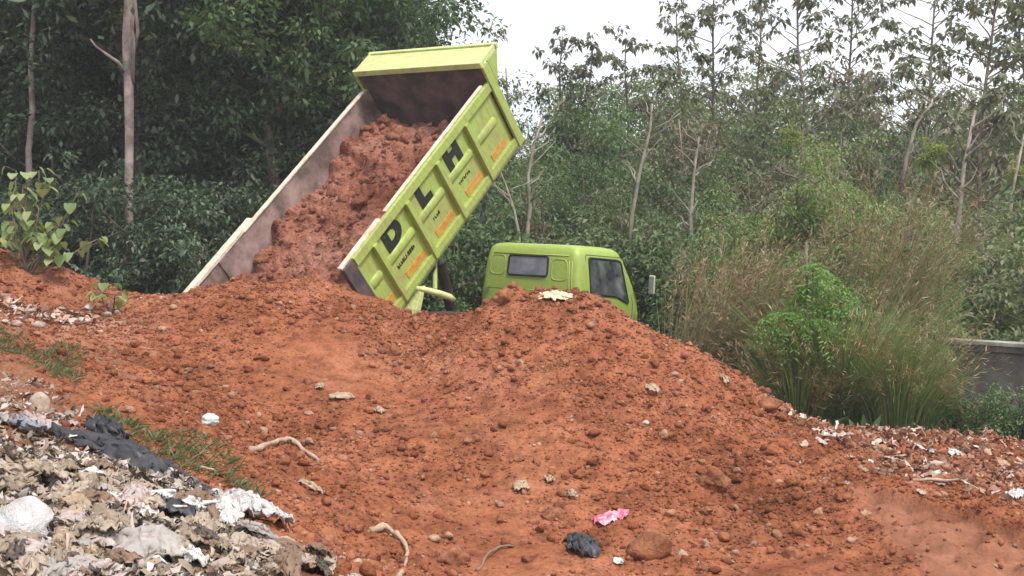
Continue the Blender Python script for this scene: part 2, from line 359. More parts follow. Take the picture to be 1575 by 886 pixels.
# ------------------------------------------------------------------ box / tube / loft helpers
class MB:
    def __init__(s): s.v = []; s.f = []; s.m = []; s.cur = 0
    def add(s, vs_, fs):
        o = len(s.v); s.v += [tuple(v) for v in vs_]; s.f += [tuple(i + o for i in f) for f in fs]; s.m += [s.cur] * len(fs)
    def box(s, x0, x1, y0, y1, z0, z1):
        s.add([(x0,y0,z0),(x1,y0,z0),(x1,y1,z0),(x0,y1,z0),(x0,y0,z1),(x1,y0,z1),(x1,y1,z1),(x0,y1,z1)],
              [(0,3,2,1),(4,5,6,7),(0,1,5,4),(1,2,6,5),(2,3,7,6),(3,0,4,7)])
    def tube(s, pts, rad, n=8, cap=True):
        pts = [Vector(p) for p in pts]; rings = []
        for i, p in enumerate(pts):
            d = (pts[min(i + 1, len(pts) - 1)] - pts[max(i - 1, 0)]).normalized()
            a = d.orthogonal().normalized() if i == 0 else (a - d * a.dot(d)).normalized()
            b = d.cross(a); r = rad[i] if hasattr(rad, '__len__') else rad
            rings.append([p + (a * math.cos(2 * math.pi * k / n) + b * math.sin(2 * math.pi * k / n)) * r for k in range(n)])
        vs_ = [v for r_ in rings for v in r_]; fs = []
        for i in range(len(pts) - 1):
            for k in range(n):
                fs.append((i * n + k, i * n + (k + 1) % n, (i + 1) * n + (k + 1) % n, (i + 1) * n + k))
        if cap: fs += [tuple(range(n))[::-1], tuple((len(pts) - 1) * n + k for k in range(n))]
        s.add(vs_, fs)
    def poly(s, pts, off):
        """thin prism: outline pts (3-D, planar), extruded by off"""
        n = len(pts); off = Vector(off); a = [Vector(p) for p in pts]; b = [p + off for p in a]
        s.add(a + b, [tuple(range(n))[::-1], tuple(range(n, 2 * n))] + [(i, (i + 1) % n, n + (i + 1) % n, n + i) for i in range(n)])
    def build(s, name, mats, parent=None, bevel=0.0, smooth=False, seg=2):
        me = bpy.data.meshes.new(name); me.from_pydata(s.v, [], s.f); me.polygons.foreach_set('material_index', s.m)
        bm = bmesh.new(); bm.from_mesh(me); bmesh.ops.recalc_face_normals(bm, faces=bm.faces); bm.to_mesh(me); bm.free()
        if smooth: me.polygons.foreach_set('use_smooth', [True] * len(me.polygons))
        o = link(name, me, mats, parent)
        if bevel > 0:
            b = o.modifiers.new('bevel', 'BEVEL'); b.width = bevel; b.segments = seg; b.limit_method = 'ANGLE'; b.angle_limit = R(40)
        return o

# ------------------------------------------------------------------ the dump truck
TX, TY, YAW, ROLL, TIP, TPITCH = -2.2125, 15.3156, -0.6296, 0.0326, 0.7909, -0.0473
W2, BL, BH, HH = 2.2293 / 2, 3.5629, 1.0107, 1.2923
OV, PZ, GAP = 0.45, 0.95, 0.9516
CW2, CZ = 1.8238 / 2 + .035, 1.9041; CY = BL - OV + GAP
truck = empty('dump_truck', (TX, TY, 0))
truck.rotation_euler = (Matrix.Rotation(YAW, 3, 'Z') @ Matrix.Rotation(TPITCH, 3, 'X') @ Matrix.Rotation(ROLL, 3, 'Y')).to_euler()
tag(truck, 'lime green tipper truck with its dump bed raised, facing away behind the soil mounds', 'dump truck')
BU, BW = -OV, 0.15       # bed coordinates (x, u, w) -> local (x, u+BU, w+BW)
b = MB(); b.box(-W2, W2, BU, BL + BU, BW - 0.05, BW)      # floor
for u in np.linspace(0.3, BL - 0.2, 8): b.box(-W2 + .05, W2 - .05, u + BU, u + BU + .07, BW - 0.13, BW - 0.05)
b.box(-0.45, -0.36, 0.1 + BU, BL + BU, BW - 0.25, BW - 0.13); b.box(0.36, 0.45, 0.1 + BU, BL + BU, BW - 0.25, BW - 0.13)
bed = b.build('dump_bed', M_headin, truck); bed.location = (0, 0, PZ); bed.rotation_euler = (TIP, 0, 0)
def side_wall(sg):
    X = lambda v: sg * v
    def bx(m, xa, xb, u0, u1, w0, w1):
        a, c = sorted((X(xa), X(xb))); m.box(a, c, u0 + BU, u1 + BU, w0 + BW, w1 + BW)
    u0 = 0.2
    m = MB(); bx(m, W2 - .075, W2 - .055, 0.02, BL, 0, BH - .01)       # dirty inner skin
    m.cur = 1; bx(m, W2 - .054, W2 - .048, u0, BL - .03, 0.02, BH - .03)   # painted outer skin
    sw = m.build('side_wall', [M_wallin, M_lime], bed)
    r = MB(); bx(r, W2 - .052, W2, u0, BL, 0.89, BH); bx(r, W2 - .052, W2, u0, BL, -0.05, 0.095)
    r.build('side_rail', M_lime, bed, 0.006)
    for u in (2.82, 2.06, 1.31, 0.56):
        r = MB(); bx(r, W2 - .053, W2 + .028, u - .038, u + .038, 0.0, 0.90); r.build('rib', M_lime, bed, 0.006)
    r = MB(); bx(r, W2 - .053, W2 - .02, u0 - .005, u0 + .03, 0, BH - .1); r.build('rib', M_lime, bed, 0.004)
    # rear post, stained by soil
    r = MB(); bx(r, W2 - .08, W2 - .01, 0.0, u0 - .006, -.02, BH - .002); r.build('rear_post', M_headin if sg > 0 else M_wallin, bed, 0.006)
    # pressed half-round swages, one per panel
    for a, c in ((2.86, 3.40), (2.10, 2.74), (1.35, 1.99), (0.60, 1.24), (0.23, 0.48)):
        r = MB(); n = 7; prof = [(W2 - .052 + .034 * math.sin(math.pi * k / n) ** .6, 0.53 - .062 * math.cos(math.pi * k / n)) for k in range(n + 1)]
        vs_ = [(X(px_), a + BU + .03, w + BW) for px_, w in prof] + [(X(px_), c + BU - .03, w + BW) for px_, w in prof]
        k0 = [(X(W2 - .052), a + BU - .02, .53 + BW), (X(W2 - .052), c + BU + .02, .53 + BW)]
        fs = [(i, i + 1, n + 2 + i, n + 1 + i) for i in range(n)] + [(i + 1, i, 2 * n + 2) for i in range(n)] + [(n + 1 + i, n + 2 + i, 2 * n + 3) for i in range(n)]
        r.add(vs_ + k0, fs); r.build('pressed_swage', M_lime, bed, smooth=True)
    for a, c in ((3.02, 3.40), (2.30, 2.72), (1.52, 1.96), (0.78, 1.21), (0.27, 0.45)):
        r = MB(); bx(r, W2 - .0475, W2 - .040, a, c, 0.125, 0.225); r.build('reflector_strip', M_orange, bed, 0.002)
    return sw
side_wall(1); side_wall(-1)
# plank cappings nailed along the tops
m = MB(); m.box(W2 - .10, W2 - .035, BU - 0.0, 0.86 + BU, BH + BW, BH + BW + .03); m.box(W2 - .10, W2 - .05, 1.0 + BU, BL + BU - .1, BH + BW, BH + BW + .022)
m.build('plank_capping', M_cap, bed, 0.004)
m = MB(); m.box(-W2 + .02, -W2 + .09, 0.55 + BU, BL + BU - .1, BH + BW, BH + BW + .025); m.box(-W2 - .035, -W2 + .075, BU - .85, 0.78 + BU, BH + BW + .002, BH + BW + .05)
m.build('plank_capping', M_cap, bed, 0.004)
m = MB(); m.box(-W2 + .02, -W2 + .055, BU - .8, BU + .02, BW + .2, BH + BW); m.build('rear_board', M_wallin, bed, 0.004)
# headboard with its posts and cab guard
m = MB(); m.box(-W2, W2, BL + BU + .001, BL + BU + .03, BW - .05, HH + BW - .03)
hb = m.build('headboard', M_headin, bed)
m = MB(); m.box(-W2 - .01, W2 + .01, BL + BU + .031, BL + BU + .06, BW - .06, HH + BW - .03); m.build('headboard_skin', M_lime, hb)
for sg in (-1, 1):
    m = MB(); a, c = sorted((sg * (W2 - .02), sg * (W2 + .02))); m.box(a, c, BL + BU - .02, BL + BU + .12, BW - .05, HH + BW - .05)
    m.build('headboard_post', M_lime, bed, 0.008)
G1 = 0.40
m = MB(); m.box(-W2 - .01, W2 + .01, BL + BU - .03, BL + BU + .03, HH + BW - .05, HH + BW + .035)
m.box(-W2 + .02, W2 - .02, BL + BU + .031, BL + BU + G1, HH + BW - .02, HH + BW + .005)
m.box(-W2 - .01, W2 + .01, BL + BU + G1, BL + BU + G1 + .05, HH + BW - .05, HH + BW + .03)
for x in (-W2 + .005, W2 - .045): m.box(x, x + .04, BL + BU + .031, BL + BU + G1 - .001, HH + BW - .03, HH + BW + .025)
m.build('cab_guard', M_limep, bed, 0.006)
for sg in (-1, 1):
    m = MB(); X0 = sg * (W2 + .012)
    m.poly([(X0, BL + BU + .13, BW + HH - .04), (X0, BL + BU + G1, BW + HH - .04), (X0, BL + BU + .13, BW + HH - .40)], (-sg * .03, 0, 0))
    m.build('guard_bracket', M_lime, bed, 0.004)
# rear hinge bracket and the drop bar at the tail
m = MB(); m.poly([(W2 - .03, BU + 0.27, BW - .05), (W2 - .03, BU + 0.86, BW - .051), (W2 - .03, BU + 0.80, BW - .24), (W2 - .03, BU + 0.42, BW - .30)], (-.05, 0, 0))
m.poly([(W2 + .02, BU + .80, BW - .08), (W2 + .02, BU + .90, BW - .10), (W2 + .02, BU + .52, BW - .34), (W2 + .02, BU + .42, BW - .28)], (-.12, 0, 0))
m.build('hinge_bracket', M_limep, bed, 0.008)
# lettering
def text_on_side(s, size, uc, wc, parent, name, mat, bold=0.012):
    cu = bpy.data.curves.new(name, 'FONT'); cu.body = s; cu.size = size; cu.extrude = 0.003; cu.offset = bold; cu.align_x = 'CENTER'; cu.align_y = 'CENTER'
    tmp = bpy.data.objects.new('tmp', cu); col.objects.link(tmp); dg = bpy.context.evaluated_depsgraph_get()
    me_ = bpy.data.meshes.new_from_object(tmp.evaluated_get(dg)); bpy.data.objects.remove(tmp)
    o = link(name, me_, mat, parent)
    o.matrix_local = Matrix.Translation((W2 - .041, uc + BU, wc + BW)) @ Matrix(((0, 0, 1), (1, 0, 0), (0, 1, 0))).to_4x4() @ Matrix.Diagonal((1.22, 1, 1, 1))
    return o
for ch, u in (('D', 0.90), ('L', 1.64), ('H', 2.40)):
    o = text_on_side(ch, 0.38, u, 0.74, bed, 'painted_letter', M_letter, 0.03); o['label'] = 'black capital letter %s' % ch
# small worn wording below each swage: too small to read, kept as a row of worn marks
for u0, n, h in ((0.72, 10, .05), (1.60, 4, .04), (2.28, 7, .04)):
    m = MB(); u = u0
    for k in range(n):
        w = random.choice((.030, .034, .026)); z0 = .345
        m.box(W2 - .0475, W2 - .043, u + BU, u + BU + .010, z0 + BW, z0 + BW + h)
        m.box(W2 - .0475, W2 - .043, u + BU + .0102, u + BU + w, z0 + BW + random.choice((0, h * .4, h * .75)), z0 + BW + random.choice((h * .25, h * .6, h)) + .003)
        u += w + .011
    m.build('worn_wording', M_letter, bed)

# chassis
m = MB()
for x in (-.42, .36): m.box(x, x + .06, -0.7, CY + 1.7, 0.62, 0.78)
for y in (-.6, .4, 1.6, 2.8, 3.8, 5.2): m.box(-.36, .36, y, y + .08, .64, .74)
m.box(-.85, .85, -.75, -.68, .45, .57); m.box(.5, .85, 1.9, 2.9, .42, .72); m.tube([(-.62, 2.0, .55), (-.62, 3.0, .55)], .2, 14)
m.tube([(-.9, .95, .42), (.9, .95, .42)], .07, 10)
m.build('chassis', M_chassis, truck, 0.005)
m = MB(); P0 = Vector((0, 2.3, .72)); P1 = Vector((0, BU + 2.6, BW - .2)); P1 = Matrix.Rotation(TIP, 3, 'X') @ P1 + Vector((0, 0, PZ))
m.tube([P0, P0.lerp(P1, .5)], .075, 14); ram = m.build('hydraulic_ram', M_chassis, truck)
m = MB(); m.tube([P0.lerp(P1, .5), P1], .045, 14); m.build('ram_rod', M_steel, ram)
# right rear mudguard bar (pale) and its stay
inv = (Matrix.Translation((TX, TY, 0)) @ truck.rotation_euler.to_matrix().to_4x4()).inverted()
def loc(px, py, Y): return inv @ at(px, py, Y)
m = MB(); m.tube([loc(640,443,14.55), loc(655,446,14.6), loc(678,452,14.75), loc(692,457,14.85), loc(698,461,14.9)], [.028,.036,.04,.04,.03], 10)
m.build('tail_bar', M_limep, truck, smooth=True)
m = MB(); m.tube([loc(669,446,15.0), loc(669,400,15.3)], .03, 8); m.build('stay', M_lime, truck)
m = MB(); m.box(.55, 1.02, .25, .28, .28, .95); m.box(.55, 1.02, .28, 1.6, .93, .95); m.build('mudguard', M_chassis, truck)
def wheel(x, y, r=.40, w=.2, side=1):
    m = MB(); n = 28; prof = [(-w/2, r * .62), (-w/2, r * .93), (-w/2 + .03, r), (w/2 - .03, r), (w/2, r * .93), (w/2, r * .62)]
    vs_ = [(x + a, y + q * math.cos(2 * math.pi * k / n), r + q * math.sin(2 * math.pi * k / n)) for a, q in prof for k in range(n)]
    fs = [(i * n + k, i * n + (k + 1) % n, ((i + 1) % 6) * n + (k + 1) % n, ((i + 1) % 6) * n + k) for i in range(6) for k in range(n)]
    m.add(vs_, fs); wh = m.build('wheel', M_tyre, truck, smooth=False)
    q = MB(); q.tube([(x - w * .3, y, r), (x + w * .3, y, r)], r * .615, 24); q.tube([(x + side * w * .31, y, r), (x + side * w * .5, y, r)], r * .25, 16)
    for k in range(6):
        a = k * math.pi / 3; q.tube([(x + side * w * .3, y + .16 * math.cos(a), r + .16 * math.sin(a)), (x + side * w * .4, y + .16 * math.cos(a), r + .16 * math.sin(a))], .018, 6)
    q.build('rim', M_rim, wh)
for sg in (-1, 1):
    wheel(sg * .68, .95, side=sg); wheel(sg * .90, .95, side=sg); wheel(sg * .80, CY + 1.05, side=sg)

# cab: lofted shell
def rr(x, y0, y1, r, n=6):
    pts = []
    for cx, cy_, a0 in ((x - r, y0 + r, -90), (x - r, y1 - r, 0), (-x + r, y1 - r, 90), (-x + r, y0 + r, 180)):
        for k in range(n + 1):
            a = R(a0 + 90 * k / n); pts.append((cx + r * math.cos(a), cy_ + r * math.sin(a)))
    return pts
SEC = [  # z, half width, rear y, front y, corner radius
    (.55, CW2, CY + .02, CY + 1.80, .10), (.95, CW2 + .005, CY, CY + 1.84, .12), (1.15, CW2, CY, CY + 1.78, .13), (1.40, CW2 - .02, CY + .005, CY + 1.64, .13),
    (1.65, CW2 - .05, CY + .015, CY + 1.48, .13), (1.80, CW2 - .075, CY + .03, CY + 1.36, .13), (1.895, CW2 - .105, CY + .055, CY + 1.29, .13), (1.945, CW2 - .16, CY + .10, CY + 1.20, .13), (1.968, CW2 - .26, CY + .2, CY + 1.08, .13)]
def cab_sec(z):
    for a, c in zip(SEC[:-1], SEC[1:]):
        if a[0] <= z <= c[0]:
            f = (z - a[0]) / (c[0] - a[0]); return [p + (q - p) * f for p, q in zip(a, c)]
    return SEC[-1]
m = MB(); rings = [rr(s_[1], s_[2], s_[3], s_[4]) for s_ in SEC]; n_ = len(rings[0])
m.add([(x, y, s_[0]) for s_, r_ in zip(SEC, rings) for x, y in r_],
      [(i * n_ + k, i * n_ + (k + 1) % n_, (i + 1) * n_ + (k + 1) % n_, (i + 1) * n_ + k) for i in range(len(SEC) - 1) for k in range(n_)] + [tuple(range(n_))[::-1], tuple((len(SEC) - 1) * n_ + k for k in range(n_))])
cab = m.build('cab', M_cab, truck, smooth=True)
for p in cab.data.polygons:
    if len(p.vertices) > 4: p.use_smooth = False
def side_pt(y, z, sg=1, off=0.0):
    s_ = cab_sec(z); return (sg * (s_[1] + off), y, z)
def rear_pt(x, z, off=0.0):
    s_ = cab_sec(z); return (x, s_[2] - off, z)
def round_poly(pts, r, n=4):
    out = []
    for i, p in enumerate(pts):
        p = Vector(p); a = Vector(pts[i - 1]); c = Vector(pts[(i + 1) % len(pts)])
        da = (a - p); dc = (c - p); ra = min(r, da.length * .45); rc = min(r, dc.length * .45)
        q0 = p + da.normalized() * ra; q1 = p + dc.normalized() * rc
        for k in range(n + 1):
            t_ = k / n; out.append(q0 * (1 - t_) ** 2 + p * 2 * t_ * (1 - t_) + q1 * t_ ** 2)
    return out
def panel(name, mat, pts2, fn, off0, off1, parent, r=.04):
    """surface-following thin panel: outline in 2-D, built as a fan with thickness"""
    o2 = round_poly([(a, c, 0) for a, c in pts2], r)
    A_ = [Vector(fn(p.x, p.y, off0)) for p in o2]; B_ = [Vector(fn(p.x, p.y, off1)) for p in o2]; k = len(o2)
    cx = sum((p.x for p in o2)) / k; cz_ = sum((p.y for p in o2)) / k
    vv = A_ + B_; ff = [(i, (i + 1) % k, k + (i + 1) % k, k + i) for i in range(k)]
    for q in range(1, 7):
        s_ = 1 - q / 7; vv = vv + [Vector(fn(cx + (p.x - cx) * s_, cz_ + (p.y - cz_) * s_, off1)) for p in o2]; ff += [(q * k + i, q * k + (i + 1) % k, (q + 1) * k + (i + 1) % k, (q + 1) * k + i) for i in range(k)]
    ff.append(tuple(7 * k + i for i in range(k)))
    mm = MB(); mm.add(vv, ff)
    return mm.build(name, mat, parent)
def outline(name, mat, pts2, fn, off, rad, parent, r=.04, closed=True):
    o2 = round_poly([(a, c, 0) for a, c in pts2], r) if closed else [Vector((a, c, 0)) for a, c in pts2]
    P_ = [fn(p.x, p.y, off) for p in o2]
    if closed: P_ = P_ + P_[:2]
    mm = MB(); mm.tube(P_, rad, 6); return mm.build(name, mat, parent, smooth=True)
rf = lambda x, z, o: rear_pt(x, z, o)
RW = [(-.44, 1.485), (.30, 1.485), (.30, 1.80), (-.44, 1.80)]
RW = [(-.40, 1.47), (.34, 1.47), (.34, 1.775), (-.40, 1.775)]
w = panel('rear_window', M_glass2, RW, rf, -.02, .006, cab, .05); outline('window_seal', M_black, RW, rf, .008, .016, w, .05)
for pts in ([(-.47, 1.47), (-.76, 1.47), (-.74, 1.77), (-.47, 1.77)], [(.41, 1.42), (.70, 1.42), (.68, 1.74), (.41, 1.74)]):
    outline('pressed_panel', M_cab, pts, rf, -.004, .012, cab, .09)
for x in (.74, .79): outline('pressed_rib', M_cab, [(x, 1.0), (x, 1.35), (x - .02, 1.72)], rf, -.002, .011, cab, closed=False)
outline('pressed_rib', M_cab, [(-.8, 1.25), (.8, 1.25)], rf, -.006, .011, cab, closed=False)
outline('roof_gutter', M_cab, [(-.70, 1.80), (.70, 1.80)], rf, .0, .010, cab, closed=False)
for sg in (1, -1):
    sf = lambda y, z, o, sg=sg: side_pt(y, z, sg, o)
    dr = panel('door', M_cab, [(CY + .26, .80), (CY + 1.50, .80), (CY + 1.52, 1.1), (CY + 1.30, 1.80), (CY + .26, 1.81)], sf, -.03, .004, cab, .06)
    SWp = [(CY + .32, 1.235), (CY + 1.05, 1.21), (CY + 1.43, 1.10), (CY + 1.23, 1.755), (CY + 1.12, 1.775), (CY + .30, 1.785)]
    w = panel('side_window', M_glass, SWp, sf, -.02, .007, dr, .05); outline('window_seal', M_black, SWp, sf, .008, .017, w, .05)
    outline('door_gap', M_black, [(CY + .22, .80), (CY + 1.56, .80), (CY + 1.57, 1.1), (CY + 1.34, 1.82), (CY + .22, 1.83)], sf, -.001, .006, cab, .06)
    mm = MB(); mm.box(*sorted((sg * (CW2 + .004), sg * (CW2 + .03))), CY + .36, CY + .50, 1.06, 1.09); mm.build('door_handle', M_black, dr, 0.005)
    # mirror on its arm
    mm = MB(); mm.tube([(sg * (CW2 - .01), CY + 1.60, 1.28), (sg * (CW2 + .20), CY + 1.72, 1.22), (sg * (CW2 + .25), CY + 1.74, 1.26)], .012, 6)
    mm.tube([(sg * (CW2 + .25), CY + 1.74, 1.22), (sg * (CW2 + .25), CY + 1.74, 1.62)], .010, 6); ma = mm.build('mirror_arm', M_black, cab)
    mm = MB(); mm.box(*sorted((sg * (CW2 + .20), sg * (CW2 + .31))), CY + 1.70, CY + 1.735, 1.27, 1.57); hd = mm.build('mirror_housing', M_limep, ma, 0.015)
    mm = MB(); mm.box(*sorted((sg * (CW2 + .213), sg * (CW2 + .297))), CY + 1.694, CY + 1.699, 1.285, 1.555); mm.build('mirror_glass', M_mirror, hd)
# windscreen, bumper, lamps (hidden from the photo's side, seen if you walk round)
def front_pt(x, z, o):
    s_ = cab_sec(z); return (x, s_[3] + o, z)
w = panel('windscreen', M_glass, [(-.78, 1.18), (.78, 1.18), (.72, 1.75), (-.72, 1.75)], front_pt, -.03, .006, cab, .06)
mm = MB(); mm.box(-.86, .86, CY + 1.80, CY + 1.92, .42, .62); mm.build('bumper', M_black, truck, .02)
for sg in (-1, 1):
    mm = MB(); mm.box(*sorted((sg * .58, sg * .82)), CY + 1.835, CY + 1.86, .70, .84); mm.build('headlight', M_mirror, cab, .01)

# ------------------------------------------------------------------ clod meshes
def ico(sub):
    bm = bmesh.new(); bmesh.ops.create_icosphere(bm, subdivisions=sub, radius=1.0)
    V = np.array([v.co[:] for v in bm.verts]); F_ = np.array([[v.index for v in f.verts] for f in bm.faces]); bm.free(); return V, F_
ICO1, ICO2, ICO3 = ico(1), ico(2), ico(3)
def clod_shape(base, seed, rough=.35, flat=.7):
    V, F_ = base; r_ = np.random.default_rng(int(seed) + 5); cut = r_.normal(0, 1, (7, 3)); cut /= np.linalg.norm(cut, axis=1, keepdims=True)
    V = V.copy()
    for c_ in cut:      # knocked-off corners
        dd = V @ c_ - r_.uniform(.55, .8); V -= np.clip(dd, 0, None)[:, None] * c_ * .85
    n = 1 + rough * fbm(V[:, 0] * 1.4 + seed * 3.1, V[:, 1] * 1.4 + seed, V[:, 2] * 1.4, oct=3, s=int(seed) % 97)
    return V * n[:, None] * np.array([1, .85, flat])
def rot_rand(V, rng):
    q = Euler((rng.uniform(-.5, .5), rng.uniform(-.5, .5), rng.uniform(0, 6.28))).to_matrix(); return V @ np.array(q).T
def scatter_clods(xs, ys_, sizes, name, parent=None, hfun=terrain, sink=.25, big=.03):
    shapes1 = [clod_shape(ICO1, k + 1, .5) for k in range(16)]; shapes2 = [clod_shape(ICO2, k + 1, .5) for k in range(16)]
    zs = hfun(xs, ys_); allV = []; allF = []; o = 0
    for x, y, z, s_ in zip(xs, ys_, zs, sizes):
        S, F_ = (shapes2, ICO2[1]) if s_ > big else (shapes1, ICO1[1])
        V = rot_rand(S[RNG.integers(16)], RNG) * s_ + np.array([x, y, z + s_ * (.5 - sink * 2 * RNG.random())])
        allV.append(V); allF.append(F_ + o); o += len(V)
    return np.concatenate(allV), np.concatenate(allF)

# loose crumbs of soil over the mounds
N = 56000
yy = 5.0 + (14.0 - 5.0) * RNG.random(N * 3) ** 0.85; xx = (RNG.random(N * 3) * 1.04 - .5) * yy
rg = np.clip(0.85 + 0.8 * fbm(xx * 0.55, yy * 0.55, oct=3, s=5), 0.05, 1.3)
keep = (RNG.random(N * 3) < rg * .8 * (1 - .9 * zone_litter(xx, yy))) & ~((xx > 2.4) & (yy > 11.9)) & (RNG.random(N * 3) < yy / 12)
keep &= ~((xx > 2.45) & ((yy - 8.5) + (xx - 2.59) * 1.43 < .05) & (RNG.random(N * 3) < .9))
xx, yy = xx[keep][:N], yy[keep][:N]
sz = np.clip(0.0085 * (RNG.random(len(xx)) + 1e-3) ** -0.36, .006, .045)
V, F = scatter_clods(xx, yy, sz, 'soil_crumbs')
o = link('soil_crumbs', np_mesh('soil_crumbs', V, F, False), M_clod)
tag(o, 'countless reddish crumbs of earth strewn over the soil mounds', 'soil crumbs', kind='stuff')

nR = 6000; yr = RNG.uniform(8.4, 11.6, nR * 2); xr = RNG.uniform(2.3, 6.2, nR * 2); kk = (xr > 2.3 + (11.3 - yr) * .28) & ((yr - 8.5) + (xr - 2.59) * 1.43 > 0) & ~((xr > 3.0) & (yr + .35 * (xr - 4) > 11.6)); xr, yr = xr[kk][:nR], yr[kk][:nR]
V, F = scatter_clods(xr, yr, np.clip(0.010 * (RNG.random(len(xr)) + 1e-3) ** -0.42, .008, .055), 'x')
M_rub = soil_material('rubble_earth', island=True)
for e_ in M_rub.node_tree.nodes:
    if e_.type == 'VALTORGB' and len(e_.color_ramp.elements) == 5:
        for q_, c_ in zip(e_.color_ramp.elements, ((.45, .5, .5), (.75, .9, 1.0), (1.0, 1.35, 1.6), (1.1, 2.0, 2.7), (1.4, 3.0, 5.0))): q_.color = (*c_, 1)
        for q_, p_ in zip(e_.color_ramp.elements, (0, .3, .6, .85, .97)): q_.position = p_
o = link('rubble', np_mesh('rubble', V, F, False), M_rub); tag(o, 'brownish rubble and broken earth strewn right of the big mound', 'rubble', kind='stuff')
# individual lumps of soil
def lump(px, py, r, label, flat=.75, mat=M_clod, name='soil_lump', group='large lumps of soil on the mounds', cat='soil lump', seed=None, rough=.4):
    p = ground_hit(px, py); s_ = seed or random.randint(1, 90)
    V = clod_shape(ICO3, s_, rough, flat) * r; V += .06 * r * fbm(V[:, 0] / r * 5, V[:, 1] / r * 5, V[:, 2] / r * 5, oct=2, s=s_)[:, None] * V / (np.linalg.norm(V, axis=1, keepdims=True) + 1e-6) * 2
    o = link(name, np_mesh(name, V, ICO3[1], True), mat); o.location = p + Vector((0, 0, r * flat * .15)); o.rotation_euler = (0, 0, random.uniform(0, 6))
    tag(o, label, cat, group); return o
lump(1100, 740, .11, 'dark rounded lump of soil standing alone on the right slope of the big mound')
lump(852, 800, .085, 'round reddish lump of soil left of the black and pink scraps')
lump(1000, 850, .17, 'largest brown boulder of soil right of the black plastic scrap at the bottom', .7)
lump(775, 463, .13, 'lump of soil on the crest of the big mound, in front of the cab', .8)
lump(725, 680, .075, 'knobbly lump of soil in the middle of the mound face')
lump(605, 545, .085, 'dark lump of soil in the dip between the two mounds')
lump(1185, 632, .11, 'lump of soil at the foot of the right mound edge')
lump(700, 865, .09, 'lump of soil at the bottom edge, right of the curled root')
lump(475, 590, .06, 'small lump of soil on the left heap above the pale torn leaf')
lump(560, 545, .055, 'small lump of soil just below the raised bed')
lump(865, 560, .06, 'small lump of soil below the white paper, midway down the mound')
lump(1215, 860, .07, 'lump of soil at the bottom right of the big mound')
spots = [(RNG.uniform(240, 1300), RNG.uniform(560, 880)) for _ in range(46)]
for k, (a, c) in enumerate(spots):
    if c < 640 and (a > 1150): continue
    if a < 560 and c > 640 + (a - 60) * .5: continue
    lump(a, c, float(RNG.uniform(.022, .048)), 'fist sized reddish lump of soil on the %s, %s' % ('left heap' if a < 600 else 'middle of the mound' if a < 900 else 'right side of the mound', 'high up' if c < 640 else 'halfway down' if c < 760 else 'near the bottom'), float(RNG.uniform(.6, .85)), seed=1 + k, rough=.5)

# soil still sliding out of the bed
def load_h(x, u):
    h = .50 + .10 * np.cos(x * 1.5) - .14 * sstep(1.6, .2, u) * 0 + .10 * fbm(x * 1.2, u * 1.2, oct=3, s=7)
    h = h * sstep(3.95 + .2 * vnoise(x * 1.5, u * 0 + 3, s=3) + .16 * x, 3.05, u)
    h += .13 * sstep(.2, -1.05, x) * sstep(3.6, 3.0, u)
    h += .10 * fbm(x * 3.0, u * 3.0, oct=4, s=9) + .11 * np.clip(vnoise(x * 6.5, u * 6.5, s=13) - .1, 0, 1) + .02 * vnoise(x * 15, u * 15, s=15)
    return h
ug = np.linspace(-.55, 3.54, 240); xg = np.linspace(-W2 + .078, W2 - .078, 130); U, XX = np.meshgrid(ug, xg, indexing='ij')
Hh_ = load_h(XX, U); Hh_ = np.where(U < 0, Hh_ + U * .55, Hh_)
idx = np.arange(U.size).reshape(U.shape); F = np.stack([idx[:-1, :-1], idx[:-1, 1:], idx[1:, 1:], idx[1:, :-1]], -1).reshape(-1, 4)
Vt = np.stack([XX, U + BU, Hh_ + BW], -1).reshape(-1, 3)
F = np.concatenate([F[:, :3], F[:, [0, 2, 3]]])
nC = 1500; cx_ = RNG.uniform(-W2 + .12, W2 - .12, nC); cu_ = RNG.uniform(-.5, 3.4, nC)
def lh2(x, u): h = load_h(x, u); return np.where(u < 0, h + u * .55, h)
Vc, Fc = scatter_clods(cx_, cu_, np.clip(.014 * (RNG.random(nC) + 1e-3) ** -.45, .01, .10), 'x', hfun=lh2)
Vc = Vc + np.array([0, BU, BW])
V = np.concatenate([Vt, Vc]); F = np.concatenate([F, Fc + len(Vt)])
Rb = Matrix.Translation((TX, TY, 0)) @ truck.rotation_euler.to_matrix().to_4x4() @ Matrix.Translation((0, 0, PZ)) @ Matrix.Rotation(TIP, 4, 'X')
Rn = np.array(Rb); V = V @ Rn[:3, :3].T + Rn[:3, 3]
M_load = soil_material('tipped_load', island=False); _b = [n_ for n_ in M_load.node_tree.nodes if n_.type == 'BUMP'][0]; _b.inputs['Distance'].default_value = .07
_r = [n_ for n_ in M_load.node_tree.nodes if n_.type == 'VALTORGB'][0]
for q_, c_ in zip(_r.color_ramp.elements, ((.27, .095, .058), (.36, .15, .10), (.44, .22, .165))): q_.color = (*c_, 1)
load = link('soil_load', np_mesh('soil_load', V, F, False), M_load); tag(load, 'load of red clay sliding down inside the raised dump bed', 'soil')

# ------------------------------------------------------------------ concrete wall
wall = empty('concrete_wall', (2.6, 17.25, -0.5), math.atan2(-0.56, 0.54))
tag(wall, 'low grey concrete wall with a pale coping behind the tall grass at right', 'wall')
m = MB(); m.box(0, 9.5, 0, .14, -.05, 1.0); m.build('wall_face', M_conc, wall, .006)
m = MB(); m.box(-.03, 9.53, -.05, .19, 1.075, 1.125); m.build('coping', M_coping, wall, .008)
m = MB(); m.box(0, 9.5, -.025, .165, 1.002, 1.074); m.build('lip_shadow_band', M_conc, wall, .004)  # band set in for the dark shadow line under the lip

